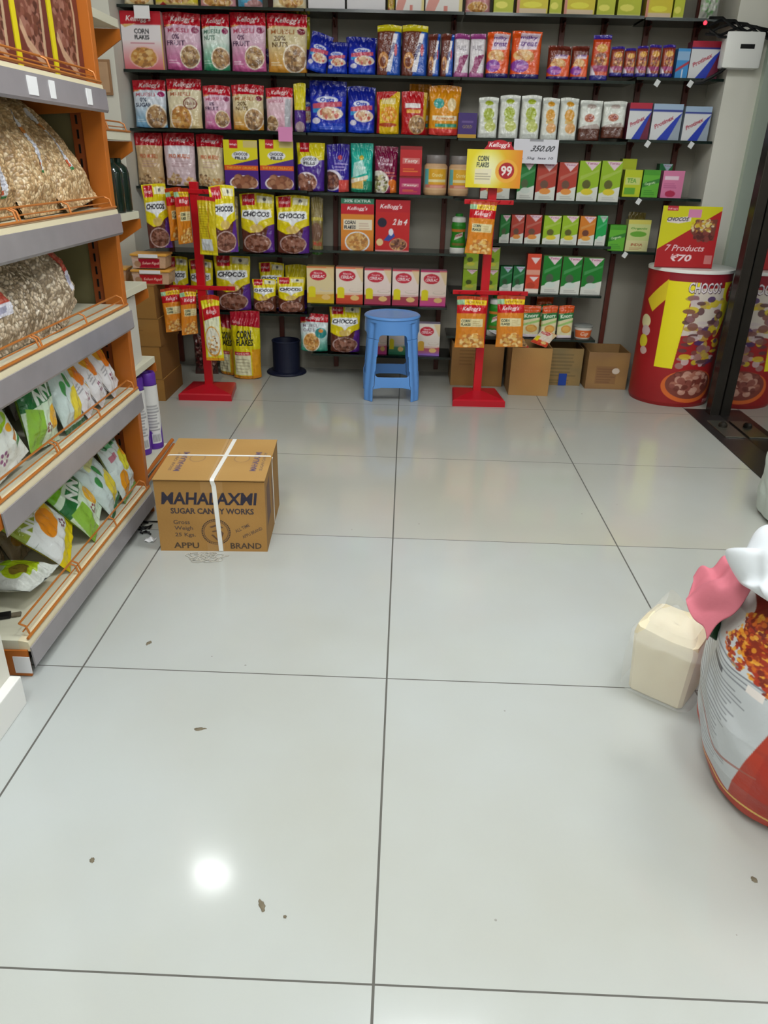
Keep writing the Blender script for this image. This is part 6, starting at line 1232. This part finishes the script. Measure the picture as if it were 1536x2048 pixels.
a = Art(420, 420, 'a8321c')
a.grad(0, .55, 1, 1, 'b03a1c', '5a1a12')
a.poly([(.0, .88), (.0, .28), (.36, .10), (.46, .62), (.16, .84)], 'b7bbbf'); a.ell(.16, .80, .11, .10, 'b9b6b2')
a.poly([(.46, .56), (.64, .5), (.6, .1), (.42, .12)], 'a02a18'); a.flakes(.36, .78, .17, .11, ['c8661c', 'd8922a', '9c2c18', 'e0a83c', '6a1c14', '8a2c18', 'b8481c'], 420, .008); a.flakes(.6, .72, .25, .14, ['c8641c', 'd88a2a', 'a03018', 'dc9c34', '6a1c14', 'a02a18'], 480, .009);
a.ell(.16, .80, .085, .075, 'b3b0ac')
a.lines(.07, .62, .42, .70, 4, '70727a', .8, .35); a.lines(.05, .30, .38, .60, 16, '74767c', .7, .35); a.rect(.17, .60, .27, .625, '3a3a44'); a.lines(.12, .2, .36, .28, 5, '7a7c82', .6, .4)
a.poly([(.05, .40), (.30, .26), (.44, .30), (.44, .29), (.30, .245), (.05, .385)], '9a5a50', .7)
a.poly([(.0, .0), (.0, .18), (.40, .02), (.7, .02), (1, .12), (1, 0)], 'a84a24'); 
for q in range(60): a.ell(.15 + q * .012, .145 - .08 * math.sin(q / 60 * 2.2) + .012 * math.sin(q * .3), .010, .007, 'dcb860')
a.rect(.36, .62, .41, .65, 'd8d0cc')
SKX, SKY = .935, .50
t = empty('rice_sack', (SKX, SKY, 0), math.radians(-14), 'large upright orange-red sack with white printed panel', 'sack')
sack_surface(0, 0, [(.17, 0), (.205, .02), (.235, .10), (.25, .22), (.245, .34), (.225, .43), (.17, .49), (.10, .51)], 1.0, 1.0, a, 'sack_body', 3, M['film_matte'], fold=.008, parent=t, a0=-PI * 1.15, a1=-PI * .15)
# white polythene bag and pink cloth lying on the sack
def cloth(name, m, fn, lb, cat, nu=70, nv=50, th=.003):
    b = MB(); b.grid(fn, nu, nv); o = b.build(name, m, None, True, fix=False); s = o.modifiers.new('s', 'SOLIDIFY'); s.thickness = th; tag(o, lb, cat); return o
def poly_bag(u, v):
    th = 2 * PI * u; ph = PI * v
    f = math.sin(3 * th + 1 + 2 * math.cos(ph)); g = math.sin(7 * th + 5 * ph); k = math.sin(13 * th - 8 * ph + 2 * f); q = math.sin(21 * th + 11 * ph)
    r = 1 + .08 * f + .05 * g + .008 * k
    x = .195 * r * math.sin(ph) * math.cos(th); y = .15 * r * math.sin(ph) * math.sin(th)
    return (.828 + x, .42 + y, .556 + .068 * r * math.cos(ph) + .010 * g - .30 * max(0, -y - .05) - .22 * max(0, x) + .008 * math.sin(30 * x + 20 * y))
b = MB(); b.grid(poly_bag, 160, 80); o = b.build('polythene_bag', M['white_cloth'], None, True); tag(o, 'crumpled white polythene bag lying on top of the orange sack', 'bag')
def pink(u, v):
    x = .648 + .08 * u + .006 * math.sin(9 * v + 3 * u) - .022 * math.sin(PI * v); y = .50 + .13 * v + .006 * math.sin(9 * u)
    z = .51 - .15 * (1 - u) ** 1.3 * (1 - .7 * v) + .006 * math.sin(12 * u + 5 * v) + .006 * math.sin(15 * v) - .03 * v
    return (x, y, z)
cloth('pink_cloth', M['pink_cloth'], pink, 'pink cloth draped over the left shoulder of the orange sack', 'cloth')
b = MB(); b.grid(lambda u, v: (.685 + .03 * u + .004 * math.sin(9 * v), .56 + .05 * v, .33 + .10 * v - .02 * u), 8, 10); o = b.build('green_packet', mat('dark_green_packet', '17351c', rough=.4), None, True, fix=False); s = o.modifiers.new('s', 'SOLIDIFY'); s.thickness = .012; tag(o, 'dark green packet edge showing below the pink cloth', 'packet')
# cream block in a clear bag
t = empty('bagged_block', (.722, .812, 0), math.radians(-38), 'cream block wrapped in a clear plastic bag on the floor', 'food block')
b = MB(); bm = b.bm
def blk(u, v): pass
r0, r1, hh = .070, .083, .172
ring = []
for z, s_, in ((0, .94), (.006, 1.0), (.06, 1.04), (.12, 1.09), (hh, 1.14), (hh + .02, 1.08), (hh + .034, .86), (hh + .038, .3)):
    q = []
    for k in range(48):
        th = 2 * PI * (k + .5) / 48; sq = (abs(math.cos(th)) ** 16 + abs(math.sin(th)) ** 16) ** (-1 / 16)
        q.append(bm.verts.new((r0 * s_ * sq * math.cos(th), r0 * s_ * sq * math.sin(th), z + (.006 * math.sin(th * 2 + 1) if z > hh else 0))))
    ring.append(q)
for a_, c_ in zip(ring, ring[1:]):
    for k in range(48): bm.faces.new((a_[k], a_[(k + 1) % 48], c_[(k + 1) % 48], c_[k]))
bm.faces.new(ring[0][::-1]); bm.faces.new(ring[-1])
soft(b.build('block', M['cheese'], t), 28)
def film(u, v):
    th = 2 * PI * u; sq = (abs(math.cos(th)) ** 6 + abs(math.sin(th)) ** 6) ** (-1 / 6)
    zz = .012 + .24 * v; k = 1.17 + .06 * v if v < .62 else 1.207 - (v - .62) * 1.9
    k *= 1 + .05 * math.sin(5 * th + 7 * v) * v + .03 * math.sin(11 * th - 9 * v) * v
    x = .079 * sq * k * math.cos(th); y = .079 * sq * k * math.sin(th)
    return (x, y, zz + .014 * math.sin(3 * th) * v ** 3)
b = MB(); b.grid(film, 120, 50); b.build('plastic_bag', M['clear_film'], t, True, fix=False)
# white woven sack further back
a = Art(160, 120, 'b9c2ba'); a.lines(.2, .1, .8, .5, 5, '5c7c6c', .6); a.poly([(.2, 0), (.26, 0), (.34, 1), (.3, 1)], '8fa096', .6); a.flakes(.4, .4, .2, .4, ['6a8a78', '9aa8a0'], 40, .03)
o = sack_surface(1.572, 1.86, [(.13, 0), (.155, .02), (.165, .10), (.162, .25), (.14, .36), (.08, .42), (.03, .43)], 1, 1, a, 'white_sack', 12, M['film_matte'], fold=.009, a0=-PI * 1.1, a1=-.1 * PI); tag(o, 'white woven sack with green print at the right edge', 'sack')
# ------------------------------------------------------------------ small things on the floor
def dirt(x, y, w_, d_, rz, seed, lb):
    r = random.Random(seed); b = MB(); n = 22; pts = []
    for k in range(n):
        th = 2 * PI * k / n; q = 1 + r.uniform(-.28, .28); pts.append((w_ * q * math.cos(th), d_ * q * math.sin(th)))
    bm = b.bm; v0 = [bm.verts.new((p[0], p[1], .0003)) for p in pts]; v1 = [bm.verts.new((p[0] * .75, p[1] * .75, .0022 + r.uniform(0, .001))) for p in pts]; c = bm.verts.new((0, 0, .002))
    for k in range(n): bm.faces.new((v0[k], v0[(k + 1) % n], v1[(k + 1) % n], v1[k])); bm.faces.new((v1[k], v1[(k + 1) % n], c))
    o = b.build('dirt_crumb', M['dirt'], None, True); o.location = (x, y, 0); o.rotation_euler = (0, 0, rz); tag(o, lb, 'dirt', 'dried dirt marks on the tiles')
dirt(-.662, .915, .006, .010, -.4, 1, 'triangular dirt crumb between the carton and the near tiles')
dirt(-.436, .583, .014, .0045, .1, 2, 'long dirt flake below the middle of the left tile row')
dirt(-.548, .213, .0045, .006, .3, 3, 'small round dirt crumb at the lower left')
dirt(-.208, .134, .006, .012, .4, 4, 'curled dirt mark near the bottom centre of the photo')
dirt(-.163, .113, .003, .003, 0, 5, 'tiny dirt dot right of the curled mark')
dirt(.717, .233, .005, .007, .2, 6, 'small dirt spot left of the orange sack base')
r = random.Random(3); b = MB(); pts = []
for k in range(140):
    s = k / 139; pts.append((-.67 + .085 * s + .030 * math.sin(k * .33) + .008 * math.sin(k * 1.3), 1.395 + .028 * math.cos(k * .41) + .02 * math.sin(s * 3), .0016 + .0012 * (1 + math.sin(k * .9))))
b.tube(pts, .0011, 5); o = b.build('thread_tangle', mat('pale_thread', 'b9b5ab', rough=.8), None, True); tag(o, 'tangle of pale thread on the tile before the strapped carton', 'thread')
b = MB(); b.grid(lambda u, v: (-.865 + .035 * u, 1.50 + .03 * v, .004 + .009 * math.sin(PI * u) * math.sin(PI * v) + .003 * math.sin(9 * u + 4 * v)), 14, 14); o = b.build('paper_scrap', M['paper'], None, True, fix=False); s = o.modifiers.new('s', 'SOLIDIFY'); s.thickness = .002; tag(o, 'crumpled white paper scrap by the carton corner', 'paper')
b = MB()
for k in range(9):
    rr = random.Random(40 + k); x, y = -.905 + rr.uniform(-.01, .03), 1.60 + rr.uniform(-.04, .06); b.tube([(x, y, .002), (x + rr.uniform(-.02, .03), y + rr.uniform(-.02, .02), .012), (x + rr.uniform(-.03, .04), y + rr.uniform(-.03, .03), .004)], .003, 5)
o = b.build('litter_clump', M['black'], None, True); tag(o, 'dark litter under the end of the lowest price rail', 'litter')
